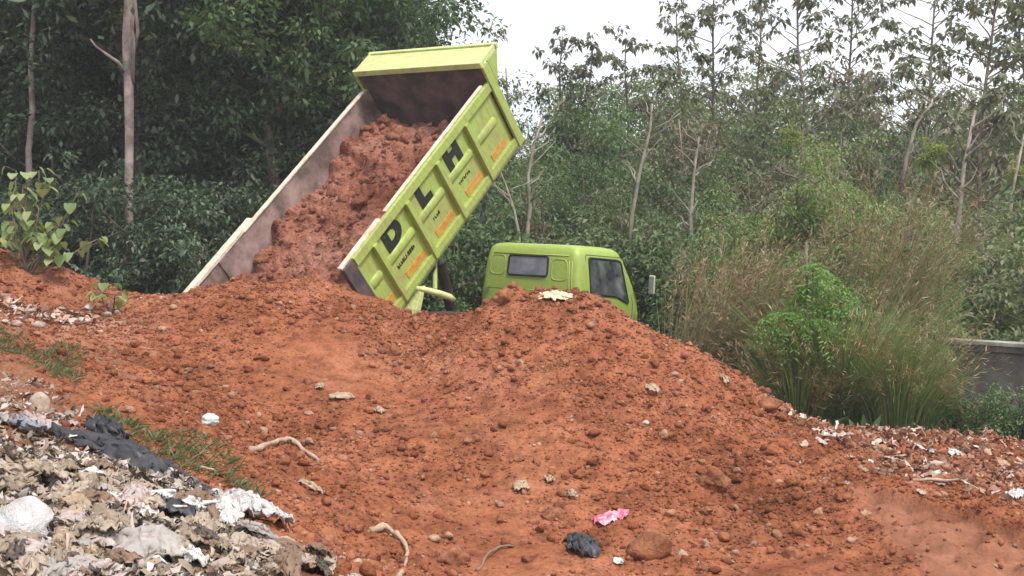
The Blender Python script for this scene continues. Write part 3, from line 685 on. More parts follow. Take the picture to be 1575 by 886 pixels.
# ------------------------------------------------------------------ vegetation
def norm(a): return a / (np.linalg.norm(a, axis=1, keepdims=True) + 1e-9)
def leaf_mesh(P, D, L, Wd, droop=0.0, fold=.15):
    """folded diamond leaves; P base points, D directions"""
    n = len(P); D = norm(D); up = np.tile([0, 0, 1.0], (n, 1)) + RNG.normal(0, .45, (n, 3))
    S = norm(np.cross(D, up)); Nn = norm(np.cross(S, D)); L = np.asarray(L)[:, None]; Wd = np.asarray(Wd)[:, None]
    a = P; b_ = P + D * L * .45 + S * Wd * .5 + Nn * Wd * fold; c = P + D * L - np.array([0, 0, 1]) * L * droop; d = P + D * L * .45 - S * Wd * .5 + Nn * Wd * fold
    V = np.stack([a, b_, c, d], 1).reshape(-1, 3); i = np.arange(n)[:, None] * 4
    F_ = np.concatenate([i + np.array([[0, 1, 2]]), i + np.array([[0, 2, 3]])], 1).reshape(-1, 3)
    return V, F_
def rand_dirs(n, zmin=-1, zmax=1):
    z = RNG.uniform(zmin, zmax, n); a = RNG.uniform(0, 2 * np.pi, n); r = np.sqrt(1 - z * z); return np.stack([r * np.cos(a), r * np.sin(a), z], 1)
def wig(p0, p1, n=6, amp=.06):
    p0 = Vector(p0); p1 = Vector(p1); L = (p1 - p0).length; out = []
    ph = [random.uniform(0, 6) for _ in range(4)]
    for i in range(n + 1):
        t_ = i / n; e = math.sin(t_ * math.pi) ** .5 if 0 < t_ < 1 else 0
        out.append(p0.lerp(p1, t_) + Vector((math.sin(t_ * 5 + ph[0]) + .5 * math.sin(t_ * 11 + ph[1]), math.sin(t_ * 4 + ph[2]) + .5 * math.sin(t_ * 9 + ph[3]), 0)) * amp * L * e * .4)
    return out
def taper(n, a, b_): return [a + (b_ - a) * i / n for i in range(n + 1)]

def tree_proto(name, height, radius, crown_lo, clumps, per, leaf, mat, bark, trunk_r, clump_r=.42, limbs=9, label='', cat='tree', group='', trunkname='trunk', zpow=1.0, topbias=1.0):
    root = empty(name); tag(root, label, cat, group)
    m = MB(); top = Vector((random.uniform(-.3, .3), random.uniform(-.3, .3), height * .93)); tr = wig((0, 0, -.1), top, 8, .05)
    m.tube(tr, taper(8, trunk_r, trunk_r * .2), 7)
    tips = []
    for k in range(limbs):
        f = crown_lo / height + (1 - crown_lo / height) * (k / limbs) * .85 + .02; i = min(7, int(f * 8)); base_ = tr[i].lerp(tr[i + 1], f * 8 - i)
        a = k * 2.4 + random.uniform(-.4, .4); ln = radius * (1.05 - .5 * f) * random.uniform(.7, 1)
        e = base_ + Vector((math.cos(a) * ln, math.sin(a) * ln, ln * random.uniform(.35, .9))); pts = wig(base_, e, 5, .12)
        m.tube(pts, taper(5, trunk_r * (1 - f) * .6 + .012, .008), 5); tips += pts[2:]
        for q in range(2):
            s0 = pts[random.randint(2, 4)]; e2 = s0 + Vector((random.uniform(-1, 1), random.uniform(-1, 1), random.uniform(0, 1))).normalized() * ln * .5
            p2 = wig(s0, e2, 3, .1); m.tube(p2, taper(3, .016, .005), 4); tips += p2[1:]
    m.build(trunkname, bark, root, smooth=True)
    # clumps through the crown volume with an uneven outline
    d = rand_dirs(clumps * 3, -1, 1); rad = RNG.random(clumps * 3) ** (1 / 2.4)
    ang = np.arctan2(d[:, 1], d[:, 0]); lob = 1 + .28 * np.sin(ang * 3 + RNG.uniform(0, 6)) * np.cos(d[:, 2] * 4) + .16 * np.sin(ang * 7 + RNG.uniform(0, 6))
    ch = (height - crown_lo) / 2
    C_ = np.stack([d[:, 0] * radius * rad * lob, d[:, 1] * radius * rad * lob, crown_lo + ch + d[:, 2] * ch * rad * (1 + .1 * np.sin(ang * 2))], 1)
    hole = fbm(C_[:, 0] * .9 + 9, C_[:, 1] * .9, C_[:, 2] * .9, oct=2, s=random.randint(0, 99)); C_ = C_[np.argsort(-hole)][:clumps]
    tp = np.array([t_[:] for t_ in tips]); C_[:len(tp) // 2] = tp[:len(tp) // 2][:len(C_)] + RNG.normal(0, .1, (min(len(tp) // 2, len(C_)), 3))
    rs = clump_r * RNG.uniform(.6, 1.35, len(C_)); n = len(C_) * per
    ci = np.repeat(np.arange(len(C_)), per); off = norm(RNG.normal(0, 1, (n, 3))) * (RNG.random(n) ** .5)[:, None] * rs[ci][:, None] * np.array([1.15, 1.15, .6])
    P_ = C_[ci] + off; D_ = norm(off) * .7 + RNG.normal(0, .5, (n, 3)) + np.array([0, 0, -.25])
    L_ = leaf * RNG.uniform(.65, 1.35, n)
    V, F_ = leaf_mesh(P_, D_, L_, L_ * RNG.uniform(.38, .6, n), .15)
    link('crown' if cat == 'tree' else 'foliage', np_mesh('crown', V, F_), mat, root)
    return root
def where(x, y):
    px = 787.5 + FPX * x / y
    if proto_side['v'] == 'left':
        w_ = 'at the left edge' if px < 100 else 'behind the tall bare trunk' if px < 300 else 'left of the raised bed' if px < 540 else 'behind the raised bed'
        d_ = 'front row' if y < 21 else 'second row' if y < 25 else 'back rows'
    else:
        w_ = 'behind the raised bed' if px < 740 else 'above the truck cab' if px < 960 else 'right of the cab' if px < 1130 else 'behind the tall grass' if px < 1420 else 'above the concrete wall' if px < 1580 else 'beyond the right edge'
        d_ = 'front row' if y < 24.5 else 'middle row' if y < 32 else 'back row'
    return '%s, %s' % (w_, d_)
proto_side = {'v': 'left'}
def place(proto, used, x, y, s=1.0, rz=None, z=None, label=None, group=None, sz=None):
    o = proto if proto.name not in used else copy_tree(proto); used.add(proto.name)
    o.location = (x, y, (-.5 if (y > 26 or abs(x) > y * 1.2) else th(x, y)) if z is None else z); o.rotation_euler = (0, 0, random.uniform(0, 6.28) if rz is None else rz)
    k = sz or random.uniform(.92, 1.1); o.scale = (s, s, s * k)
    if label: o['label'] = label
    elif 'base_label' in proto_side.get(proto.name, {}): o['label'] = proto_side[proto.name]['base_label'] + ' ' + where(x, y)
    if group: o['group'] = group
    return o
used = set()

# --- dark forest, left
dk = [tree_proto('forest_tree', 12.5, 3.2, 3.6, 290, 110, .135, L_dark, B_mid, .17, .55, 11, 'tall dark green broadleaf tree packed among others in the shaded left forest', 'tree', 'tall dark trees of the left forest') for _ in range(3)]
us = [tree_proto('understorey_bush', 3.4, 1.7, .1, 150, 75, .10, L_dark, B_mid, .05, .36, 7, 'dark leafy understorey bush at the foot of the left forest', 'bush', 'dark understorey bushes of the left forest') for _ in range(2)]
for p_ in dk: proto_side[p_.name] = {'base_label': 'tall dark forest tree'}
for p_ in us: proto_side[p_.name] = {'base_label': 'dark understorey bush'}
k = 0
for y, xs_, s in ((21.3, np.arange(-15.5, -3.0, 2.8), .95), (23.8, np.arange(-16, -2.2, 2.7), 1.0), (26.5, np.arange(-19, -2.3, 3.0), 1.05), (31, np.arange(-22, -2.5, 3.4), 1.1), (37, np.arange(-27, -3, 4), 1.1), (45, np.arange(-32, -4, 5), 1.15)):
    for x in xs_:
        if x / y > -.155: continue
        place(dk[k % 3], used, x + random.uniform(-.7, .7), y + random.uniform(-.9, .9), s * random.uniform(.9, 1.08)); k += 1
for y, xs_, s in ((17.3, np.arange(-12, -3.6, 1.5), .80), (18.6, np.arange(-13, -2.8, 1.9), .85), (20.6, np.arange(-14, -1.8, 2.0), 1.1), (24, np.arange(-15, -1.5, 2.3), 1.35), (29, np.arange(-18, -2, 2.8), 1.6)):
    for x in xs_:
        place(us[k % 2], used, x + random.uniform(-.5, .5), y + random.uniform(-.5, .5), s * random.uniform(.85, 1.15)); k += 1
gf = tree_proto('canopy_tree', 9.0, 2.6, 3.4, 230, 110, .115, L_green, B_mid, .13, .5, 12, 'mid green layered canopy tree between the bare trunk and the raised bed', 'tree', 'mid green canopy trees at the edge of the left forest')
for px, Y, s, lb in ((300, 21.0, .95, 'mid green layered canopy tree just right of the tall bare trunk'), (430, 20.6, 1.0, 'mid green layered canopy tree midway between the bare trunk and the raised bed'), (520, 22.5, .88, 'mid green layered canopy tree whose top shows above the raised headboard')):
    place(gf, used, (px - 787.5) / FPX * Y, Y, s, label=lb)
# --- thicket, right
th_l = [('olive green thicket tree crowded behind the truck cab', L_olive, B_mid), ('mid green bushy tree crowded in the thicket', L_green, B_mid), ('greyish brown half dry thicket tree with bare twigs', L_brown, B_pale), ('olive green thicket tree crowded behind the truck cab', L_olive, B_pale)]
tk = [tree_proto('thicket_tree', 5.4, 1.8, .5, 180, 75, .10, mt, bk, .06, .38, 10, lb, 'tree', 'crowded thicket trees on the right') for lb, mt, bk in th_l]
for p_, lb in zip(tk, ['olive green thicket tree in the dense growth behind and right of the truck', 'mid green bushy tree in the dense growth behind and right of the truck', 'greyish brown half dry tree in the dense growth behind and right of the truck', 'olive green thicket tree in the dense growth behind and right of the truck']): p_['label'] = lb
proto_side['v'] = 'right'
for p_, lb in zip(tk, ('olive thicket tree', 'mid green thicket tree', 'greyish brown half dry tree', 'olive pale stemmed thicket tree')): proto_side[p_.name] = {'base_label': lb}
for y, x0, x1, dx, s in ((21.5, -1.6, 13, 1.7, .50), (23.8, -2.0, 14, 1.9, .68), (26.5, -2.2, 16, 2.0, .95), (30, -2.5, 18, 2.1, 1.10), (35, -3, 20, 2.5, 1.24), (42, -4, 24, 3.0, 1.34), (52, -5, 32, 4, 1.55)):
    for x in np.arange(x0, x1, dx):
        q = random.choice((0, 0, 1, 3, 2)); place(tk[q], used, x + random.uniform(-.5, .5), y + random.uniform(-.8, .8), s * random.uniform(.88, 1.12))
# --- far woods all round the horizon, one mass
n = 900; a = RNG.uniform(-1.35, 1.35, n); r = RNG.uniform(60, 130, n); cx_, cy2 = np.sin(a) * r, np.cos(a) * r
hgt = RNG.uniform(5, 8.0, n) * np.where(cx_ < -r * .05, 1.5, 1.0); per = 70
ci = np.repeat(np.arange(n), per); off = norm(RNG.normal(0, 1, (n * per, 3))) * (RNG.random(n * per) ** .4)[:, None]
P_ = np.stack([cx_[ci], cy2[ci], -.5 + hgt[ci] * .5], 1) + off * np.stack([np.full(n * per, 3.0), np.full(n * per, 3.0), hgt[ci] * .5], 1)
L_ = RNG.uniform(.6, 1.3, n * per); V, F = leaf_mesh(P_, off + RNG.normal(0, .5, off.shape), L_, L_ * .6)
o = link('far_woods', np_mesh('far_woods', V, F), L_olive); tag(o, 'distant olive green woods closing the view behind the thicket', 'woods', kind='stuff')

# --- tall sparse trees whose drooping leaf tufts stand against the sky
def tuft(c, r, nl):
    a = RNG.uniform(0, 2 * np.pi, nl); e = RNG.uniform(-.9, .3, nl); D_ = np.stack([np.cos(a) * np.cos(e), np.sin(a) * np.cos(e), np.sin(e)], 1)
    P_ = np.array(c) + D_ * r * .35 + RNG.normal(0, r * .12, (nl, 3)); return P_, D_ + np.array([0, 0, -.25])
def rubber(px, pyb, Y, pxt, pyt, spread, ntuft, bark, label, r0=.06, lo=.35):
    b0 = at(px, pyb, Y); zb = -.5; tp_ = at(pxt, pyt, Y); base_ = Vector((b0.x + (b0.x - tp_.x) * .25, Y, zb))
    root = empty('slender_tree', base_); tag(root, label, 'tree', 'slender sparse trees against the sky')
    m = MB(); tr = wig((0, 0, 0), tp_ - base_, 9, .04); m.tube(tr, taper(9, r0, .015), 7); Ps = []; Ds = []; H_ = (tp_ - base_).z
    for k in range(ntuft):
        f = lo + (1 - lo) * (k + random.random()) / ntuft; f = min(f, .99); i = min(8, int(f * 9)); s0 = tr[i].lerp(tr[i + 1], f * 9 - i)
        a = random.uniform(0, 6.28); ln = spread * random.uniform(.25, 1) * (1.15 - .6 * f)
        e = s0 + Vector((math.cos(a) * ln, math.sin(a) * ln * .8, ln * random.uniform(.3, .9))); pts = wig(s0, e, 4, .14); m.tube(pts, taper(4, .022 * (1.3 - f) + .004, .006), 4, False)
        for q in pts[2:] + [pts[-1].lerp(pts[-2], .3)] + [pts[-1] + Vector((random.uniform(-.4, .4), random.uniform(-.4, .4), random.uniform(-.1, .3)))]:
            if random.random() < (.55 if pxt < 1000 else .46):
                P_, D_ = tuft(q[:], random.uniform(.14, .27), random.randint(10, 17)); Ps.append(P_); Ds.append(D_)
    m.build('trunk', bark, root, smooth=True)
    P_ = np.concatenate(Ps); D_ = np.concatenate(Ds); L_ = RNG.uniform(.09, .17, len(P_)); V, F_ = leaf_mesh(P_, D_, L_, L_ * .6, .3)
    link('crown', np_mesh('crown', V, F_), L_rubber, root)
S_ = 'slender tree with drooping leaf tufts against the sky'
for a_ in [(872,200,30,866,55,1.3,26,B_mid,'short sparse tree with drooping leaf tufts just right of the raised bed, second from it'),
           (770,210,31,778,105,.9,12,B_mid,'smallest sparse tree, its leaf tufts showing beside the top of the raised bed'),
           (905,210,29,912,70,1.2,24,B_mid,'sparse tufted tree in the middle of the low group right of the raised bed'),
           (950,210,31,962,62,1.3,26,B_mid,'sparse tufted tree at the right end of the low group right of the raised bed'),
           (1050,220,30,1040,18,1.5,28,B_mid,'slender tree whose single high tuft stands left of the open sky gap'),
           (1110,220,27,1100,-40,1.8,44,B_mid,'slender tree with leaf tufts against the sky above the windscreen side of the cab'),
           (1160,220,33,1165,-60,2.2,50,B_mid,'slender tufted tree between the pale trunk and the open sky'),
           (1245,225,26,1232,-60,2.0,56,B_pale,'slender tree with a pale straight trunk above the tall grass'),
           (1320,220,31,1312,-70,2.1,56,B_mid,'slender tufted tree just right of the pale straight trunk'),
           (1390,230,26,1450,-60,2.2,60,B_pale,'slender tree with a pale trunk bending to the right'),
           (1490,230,23,1545,-80,2.0,60,B_mid,'slender dark trunked tree leaning right near the right edge'),
           (1560,230,28,1570,-70,2.2,56,B_mid,'slender tufted tree at the right edge of the picture'),
           (1640,230,27,1650,-70,2.2,50,B_mid,'slender tufted tree just past the right edge')]:
    rubber(*a_)

# --- bare pale saplings in the thicket
def bare(pts, Y, r, label, twigs=8):
    P_ = [at(px, py, Y) for px, py in pts]; root = empty('bare_tree', P_[0]); tag(root, label, 'tree', 'bare pale trees in the thicket')
    m = MB(); loc_ = [p - P_[0] for p in P_]; m.tube(loc_, taper(len(loc_) - 1, r, r * .35), 6); m.build('trunk', B_pale, root, smooth=True)
    for k in range(twigs):
        i = random.randint(len(loc_) // 3, len(loc_) - 2); s0 = loc_[i].lerp(loc_[i + 1], random.random()); ln = random.uniform(.3, .8)
        e = s0 + Vector((random.choice((-1, 1)) * random.uniform(.3, .9), random.uniform(-.4, .4), random.uniform(.5, 1))).normalized() * ln
        m = MB(); pp = wig(s0, e, 4, .2); m.tube(pp, taper(4, r * .4, .005), 5); m.build('branch', B_pale, root, smooth=True)
    return root
bare([(808,430),(810,365),(815,320),(812,270),(822,220),(835,180)], 20.6, .05, 'bare pale sapling forking right behind the cab roof, near the raised bed')
bare([(800,430),(798,360),(790,320),(778,285),(768,260)], 20.4, .035, 'thin bare stem leaning left between the raised bed and the cab', 4)
bare([(965,420),(972,330),(985,260),(1000,200),(1003,160)], 20.9, .045, 'bare pale stem above the right end of the cab roof')
bare([(1062,470),(1064,400),(1062,330),(1068,260),(1075,210)], 20.7, .05, 'bare pale stem rising between the cab mirror and the brown grass')
bare([(1455,520),(1462,430),(1475,330),(1482,260),(1500,170)], 19.0, .06, 'bare pinkish trunk left of the concrete wall, by the tall grass', 10)
bare([(1540,480),(1550,400),(1556,300),(1575,210)], 19.5, .045, 'bare pale stem above the concrete wall near the right edge', 8)
bare([(1385,300),(1395,240),(1410,190),(1440,150)], 22.5, .05, 'pale leaning stem in the thicket above the tall grass', 5)

# --- big trunk, left forest
def forest_trunk(pts, Y, rads, label, branches=(), bark=B_pink):
    P_ = [at(px, py, Y) for px, py in pts]; root = empty('forest_tree', P_[0]); tag(root, label, 'tree')
    loc_ = [p - P_[0] for p in P_]; m = MB(); m.tube(loc_, rads, 12); tr = m.build('trunk', bark, root, smooth=True)
    for bp, br in branches:
        m = MB(); m.tube([at(*q, Y - .25 * (i_ > 0)) - P_[0] for i_, q in enumerate(bp)], taper(len(bp) - 1, br, br * .4), 6); m.build('branch', bark, root, smooth=True)
    return root
ft = forest_trunk([(200,560),(199,420),(198,300),(199,200),(198,120),(196,60),(200,0),(202,-120),(205,-300)], 17.7, [.07,.064,.06,.064,.072,.078,.082,.07,.045],
             'tall bare pinkish grey trunk with one curved side branch, in front of the left forest',
             [([(192,112),(182,96),(165,84),(148,72),(139,60)], .03), ([(203,90),(212,50),(208,0),(212,-60)], .035), ([(204,130),(206,60),(196,0),(190,-80)], .03)])
V_ = []; n = 3500; P_ = np.array([0, 0, 7.2]) + RNG.normal(0, 1, (n, 3)) * np.array([1.6, 1.6, .9]) ; D_ = rand_dirs(n); L_ = RNG.uniform(.12, .22, n); V, F = leaf_mesh(P_, D_, L_, L_ * .5); link('crown', np_mesh('crown', V, F), L_dark, ft)
ft2 = forest_trunk([(46,460),(46,330),(44,230),(50,170),(47,100),(52,20),(55,-150)], 19.6, [.06,.055,.05,.045,.042,.038,.03], 'greenish grey trunk near the left edge in front of the forest', bark=B_pink)

# --- edge bushes: greenery along the foot of the thicket and round the wall
bs = [tree_proto('leafy_bush', 1.9, 1.1, .05, 80, 60, .085, mt, B_mid, .03, .26, 6, lb, 'bush', 'low bushes along the foot of the thicket') for mt, lb in ((L_green, 'low mid green bush at the foot of the thicket'), (L_olive, 'low olive bush at the foot of the thicket'), (L_green, 'low mid green bush at the foot of the thicket'))]
for p_, lb in zip(bs, ('low mid green bush', 'low olive bush', 'low leafy green bush')): proto_side[p_.name] = {'base_label': lb}
for px, Y, s in ((700,19.5,1.0),(740,21,1.2),(690,22,1.3),(640,20,1.1),(1010,21.0,.95),(1045,20.6,.9),(1090,19.5,1.0),(975,21,1.3),(930,22,1.4),(850,22.5,1.3),(1150,18.5,1.0),(1230,19,1.1),(1320,18.6,1.2),(1400,18,1.2),(1480,17.5,1.1),(1550,17,1.2),(1600,16,1.2),(1130,20,1.3),(1190,21,1.4),(1290,20.5,1.4),(1380,20.5,1.5),(1460,20.5,1.5),(1540,20,1.5),(1620,19,1.6)):
    p_ = at(px, 400, Y); place(bs[random.randrange(3)], used, p_.x, Y, s * random.uniform(.9, 1.1))
for px, Y, s, lb in ((1480,12.6,.42,'small round leaved weed bush in front of the concrete wall, left one'),(1535,12.2,.40,'small round leaved weed bush in front of the concrete wall, near the right edge'),(1600,12.0,.45,'small weed bush in front of the wall just past the right edge'),(1430,12.6,.40,'small weed bush between the tall grass and the concrete wall')):
    p_ = at(px, 600, Y); place(bs[0], used, p_.x, Y, s, label=lb, group='weed bushes before the wall')
for px, Y, s, lb in ((1235,19.5,1.3,'yellow green crown standing out high in the thicket above the tall grass'),): pass
yl = tree_proto('yellow_green_bush', 1.0, .55, .05, 26, 50, .10, L_lime, B_mid, .02, .2, 4, 'yellow green leafy top showing in the thicket at upper right', 'bush', 'yellow green leafy tops in the thicket')
for px, py, Y, s, lb in ((1435,215,21.0,.5,'yellow green leafy top showing in the thicket at upper right'),(1212,190,23,.45,'yellow green leafy top above the tall grass, left of the pale trunk'),(1570,245,20.5,.4,'yellow green leafy top at the right edge of the thicket')):
    p_ = at(px, py, Y); place(yl, used, p_.x, Y, s, z=p_.z - .4, label=lb)

# --- tall grass clumps
def grass_clump(name, px, py, Y, n, h, spread, lean, mats, label, w=.012, dryfrac=.3, base_r=.35, arch=.55):
    p0 = at(px, py, Y); root = empty(name, (p0.x, Y, th(p0.x, Y) - .03)); tag(root, label, 'tall grass', 'tall grass clumps before the thicket')
    for kind_ in ('green_blades', 'dry_stems'):
        m_ = int(n * (1 - dryfrac)) if kind_ == 'green_blades' else int(n * dryfrac)
        if m_ == 0: continue
        seg = 6; a = RNG.uniform(0, 2 * np.pi, m_); rr_ = base_r * np.sqrt(RNG.random(m_)); B0 = np.stack([np.cos(a) * rr_, np.sin(a) * rr_, np.zeros(m_)], 1)
        hh = h * RNG.uniform(.45, 1.0, m_) * (1.0 if kind_ == 'green_blades' else 1.12)
        out = np.stack([np.cos(a), np.sin(a)], 1) * (spread * RNG.uniform(.1, 1, m_))[:, None] + np.array(lean) * RNG.uniform(.3, 1.1, m_)[:, None]
        tt = np.linspace(0, 1, seg + 1); V = []; side = norm(np.stack([-out[:, 1], out[:, 0], np.zeros(m_)], 1) + RNG.normal(0, .5, (m_, 3)) * np.array([1, 1, 0]))
        ar = arch * RNG.uniform(.3, 1.3, m_)
        for t_ in tt:
            c = B0.copy(); c[:, :2] += out * (hh * t_ ** 1.6)[:, None] * .6; c[:, 2] += hh * (t_ - ar * .5 * t_ ** 2.6)
            ww = w * (1 - t_ ** 2 * .9) * (1 if kind_ == 'green_blades' else .55)
            V.append(np.stack([c - side * ww, c + side * ww], 1))
        V = np.stack(V, 1); V = V.reshape(-1, 3)                      # blade, seg, 2
        i = (np.arange(m_) * (seg + 1) * 2)[:, None, None] + (np.arange(seg) * 2)[None, :, None] + np.array([0, 1, 3, 2])[None, None, :]
        F_ = i.reshape(-1, 4)
        if kind_ == 'dry_stems':   # feathery seed heads along the upper stem
            c0 = B0.copy(); Ps = []; Ds = []
            for q in range(16):
                t_ = .68 + .32 * q / 16; c = B0.copy(); c[:, :2] += out * (hh * t_ ** 1.6)[:, None] * .6; c[:, 2] += hh * (t_ - ar * .5 * t_ ** 2.6)
                Ps.append(c); Ds.append(np.stack([out[:, 0], out[:, 1], np.full(m_, .5)], 1) + RNG.normal(0, .6, (m_, 3)))
            P_ = np.concatenate(Ps); D_ = np.concatenate(Ds); L_ = RNG.uniform(.05, .12, len(P_)); V2, F2 = leaf_mesh(P_, D_, L_, L_ * .12)
            F_ = np.concatenate([F_[:, :3], F_[:, [0, 2, 3]], F2 + len(V)]); V = np.concatenate([V, V2])
        link(kind_, np_mesh(kind_, V, F_), mats[0] if kind_ == 'green_blades' else mats[1], root)
    return root
GM = (G_green, G_dry)
grass_clump('tall_grass', 1290, 645, 12.9, 2600, 2.2, 1.15, (.10, 0), GM, 'largest clump of tall feathery grass, right of the mound', w=.006, dryfrac=.10, base_r=.45, arch=.8)
grass_clump('tall_grass', 1372, 655, 12.6, 2300, 1.7, 1.0, (-.1, 0), GM, 'green tall grass clump between the largest clump and the concrete wall', w=.006, dryfrac=.12, base_r=.4, arch=.9)
grass_clump('tall_grass', 1225, 645, 12.6, 1500, 1.15, 1.2, (0, 0), GM, 'lower green grass clump at the foot of the right mound edge', w=.006, dryfrac=.12, base_r=.35, arch=.9)
grass_clump('tall_grass', 1065, 560, 13.9, 900, 2.35, .55, (1.0, 0), GM, 'brown tall grass leaning right beside the cab, behind the mound', w=.006, dryfrac=.66, base_r=.35, arch=.5)
grass_clump('tall_grass', 1150, 560, 14.6, 700, 2.8, .8, (.5, 0), GM, 'brownish tall grass between the leaning brown clump and the largest clump', w=.006, dryfrac=.35, base_r=.5, arch=.6)
grass_clump('tall_grass', 1330, 600, 14.6, 800, 3.5, .6, (.45, 0), GM, 'highest brown plumed grass behind the largest clump', w=.006, dryfrac=.58, base_r=.35, arch=.4)
grass_clump('tall_grass', 1440, 655, 12.6, 400, .6, 1.3, (-.1, 0), GM, 'short grass clump in front of the left end of the concrete wall', w=.006, dryfrac=.2, base_r=.4, arch=.8)
# fine leaved shrubs whose thin sprays blur together behind the grass
fs_ = tree_proto('fine_leaved_shrub', 3.9, .80, .3, 170, 110, .065, G_green, B_mid, .035, .26, 12, 'tall fine leaved green shrub rising behind the bright feathery one', 'shrub', 'fine leaved shrubs behind the tall grass')
for px, Y, s, lb in ((1345,13.9,.55,'fine leaved green shrub mixed into the largest grass clump'),(1270,14.6,.72,'fine leaved green shrub just behind the bright feathery one'),(1418,14.3,.48,'fine leaved green shrub beside the left end of the concrete wall'),(1205,17.3,.8,'fine leaved green shrub left of the tallest, above the brown grass'),(1275,17.6,.93,'tall fine leaved green shrub, narrow one right of the stick'),(1330,16.0,.66,'fine leaved green shrub low behind the brown plumed grass'),(1180,15.6,.55,'small fine leaved shrub among the brown leaning grass'),(1240,16.4,.88,'tall fine leaved green shrub rising behind the bright feathery one'),(1160,17.2,.8,'fine leaved green shrub left of the tallest one, behind the brown grass'),(1400,16.6,.72,'fine leaved green shrub behind the right grass clump'),(1310,18.4,.95,'fine leaved green shrub behind the brown plumed grass'),(1450,15.6,.42,'low fine leaved shrub at the visible end of the concrete wall')):
    p_ = at(px, 400, Y); place(fs_, used, p_.x, Y, s, label=lb)

# --- bright feathery shrub
root = empty('feathery_shrub', at(1245, 560, 12.4)); root.location.z = th(root.location.x, 12.4); tag(root, 'bright green feathery shrub amid the tall grass, a bare stick above it', 'shrub')
m = MB(); o0 = Vector(root.location); stems = []
for q in ((1215,490),(1245,450),(1270,430),(1290,450),(1195,490),(1250,415),(1230,465),(1280,480),(1260,500),(1225,510)):
    e = at(*q, 12.4 + random.uniform(-.25, .25)) - o0; pts = wig((random.uniform(-.05, .05), 0, 0), e, 6, .12); m.tube(pts, taper(6, .016, .006), 5); stems.append(e)
e = at(1240, 372, 12.4) - o0; m.tube([(0, 0, 0), e * .5, e], [.018, .016, .013], 6)
m.build('stem', B_mid, root, smooth=True)
Ps = []; Ds = []
for e in stems:
    for k in range(27):
        a = random.uniform(0, 6.28); ln = random.uniform(.12, .38)
        for q in range(14):
            t_ = q / 13; c = Vector(e) + Vector((math.cos(a) * ln * t_, math.sin(a) * ln * t_, .06 + .10 * t_ - .75 * ln * 2 * t_ * t_ - random.uniform(0, .03)))
            for sg in (-1, 1): Ps.append(c[:]); Ds.append((math.cos(a + sg * 1.1), math.sin(a + sg * 1.1), -.55))
P_ = np.array(Ps); D_ = np.array(Ds) + RNG.normal(0, .2, (len(Ps), 3)); L_ = RNG.uniform(.04, .075, len(P_)); V, F = leaf_mesh(P_, D_, L_, L_ * .28)
link('foliage', np_mesh('foliage', V, F), L_feather, root)

# --- sapling with big round leaves, left
def big_leaf_plant(name, base_px, Y, tips, nleaf, size, label, mat):
    o0 = at(*base_px, Y); o0.z = min(o0.z, th(o0.x, Y)); root = empty(name, o0); tag(root, label, 'sapling'); m = MB(); Vs = []; Fs = []; k = 0
    for q in tips:
        e = at(q[0], q[1], Y + random.uniform(-.2, .2)) - o0; pts = wig((0, 0, 0), e, 6, .1); m.tube(pts, taper(6, .013, .005), 6)
        for j in range(nleaf):
            t_ = random.uniform(.35, 1.0); i = min(5, int(t_ * 6)); c = pts[i].lerp(pts[i + 1], t_ * 6 - i); a = random.uniform(0, 6.28)
            pet = Vector((math.cos(a), math.sin(a), .5)) * random.uniform(.04, .12); c2 = c + pet; m.tube([c, c2], .003, 3, False)
            s_ = size * random.uniform(.7, 1.15); d = Vector((math.cos(a), math.sin(a), random.uniform(-1.6, -.3))).normalized(); sd_ = d.cross(Vector((0, 0, 1))).normalized(); nn = sd_.cross(d)
            # heart shaped blade with a fold and a curl
            prof = [(0, 0), (.12, .28), (.02, .42), (.22, .50), (.5, .46), (.78, .26), (1.0, 0)]
            vs2 = [c2 + d * s_ * u_ + nn * (-.25 * s_ * u_ * u_) for u_ in (0, .25, .5, .75, 1.0)]
            b0 = k; rim = []
            for sg in (1, -1):
                for u_, w_ in prof[1:-1]: rim.append(c2 + d * s_ * u_ + sd_ * sg * w_ * s_ + nn * (w_ * .22 * s_ - .25 * s_ * u_ * u_))
            vv = [c2] + rim[:5] + [c2 + d * s_ - nn * .25 * s_] + rim[5:][::-1] + [c2 + d * s_ * .4 - nn * .05 * s_]
            Vs += [v[:] for v in vv]; ncen = len(vv) - 1
            for a2 in range(ncen): Fs.append((b0 + a2, b0 + (a2 + 1) % ncen, b0 + ncen))
            k += len(vv)
    m.build('stem', B_mid, root, smooth=True); link('foliage', np_mesh('foliage', np.array(Vs), np.array(Fs)), mat, root); return root
big_leaf_plant('broadleaf_sapling', (42, 428), 13.3, [(45,255),(25,262),(70,268),(35,285),(60,262),(18,320),(92,345),(124,288),(60,320),(105,350),(150,368),(5,340),(75,375)], 10, .130, 'pale green sapling with large round leaves on the back left heap', L_bright)
big_leaf_plant('broadleaf_sapling', (172, 470), 13.0, [(150,447),(165,440),(180,450)], 6, .10, 'small low bright green seedling where the left heap drops away', L_bright)

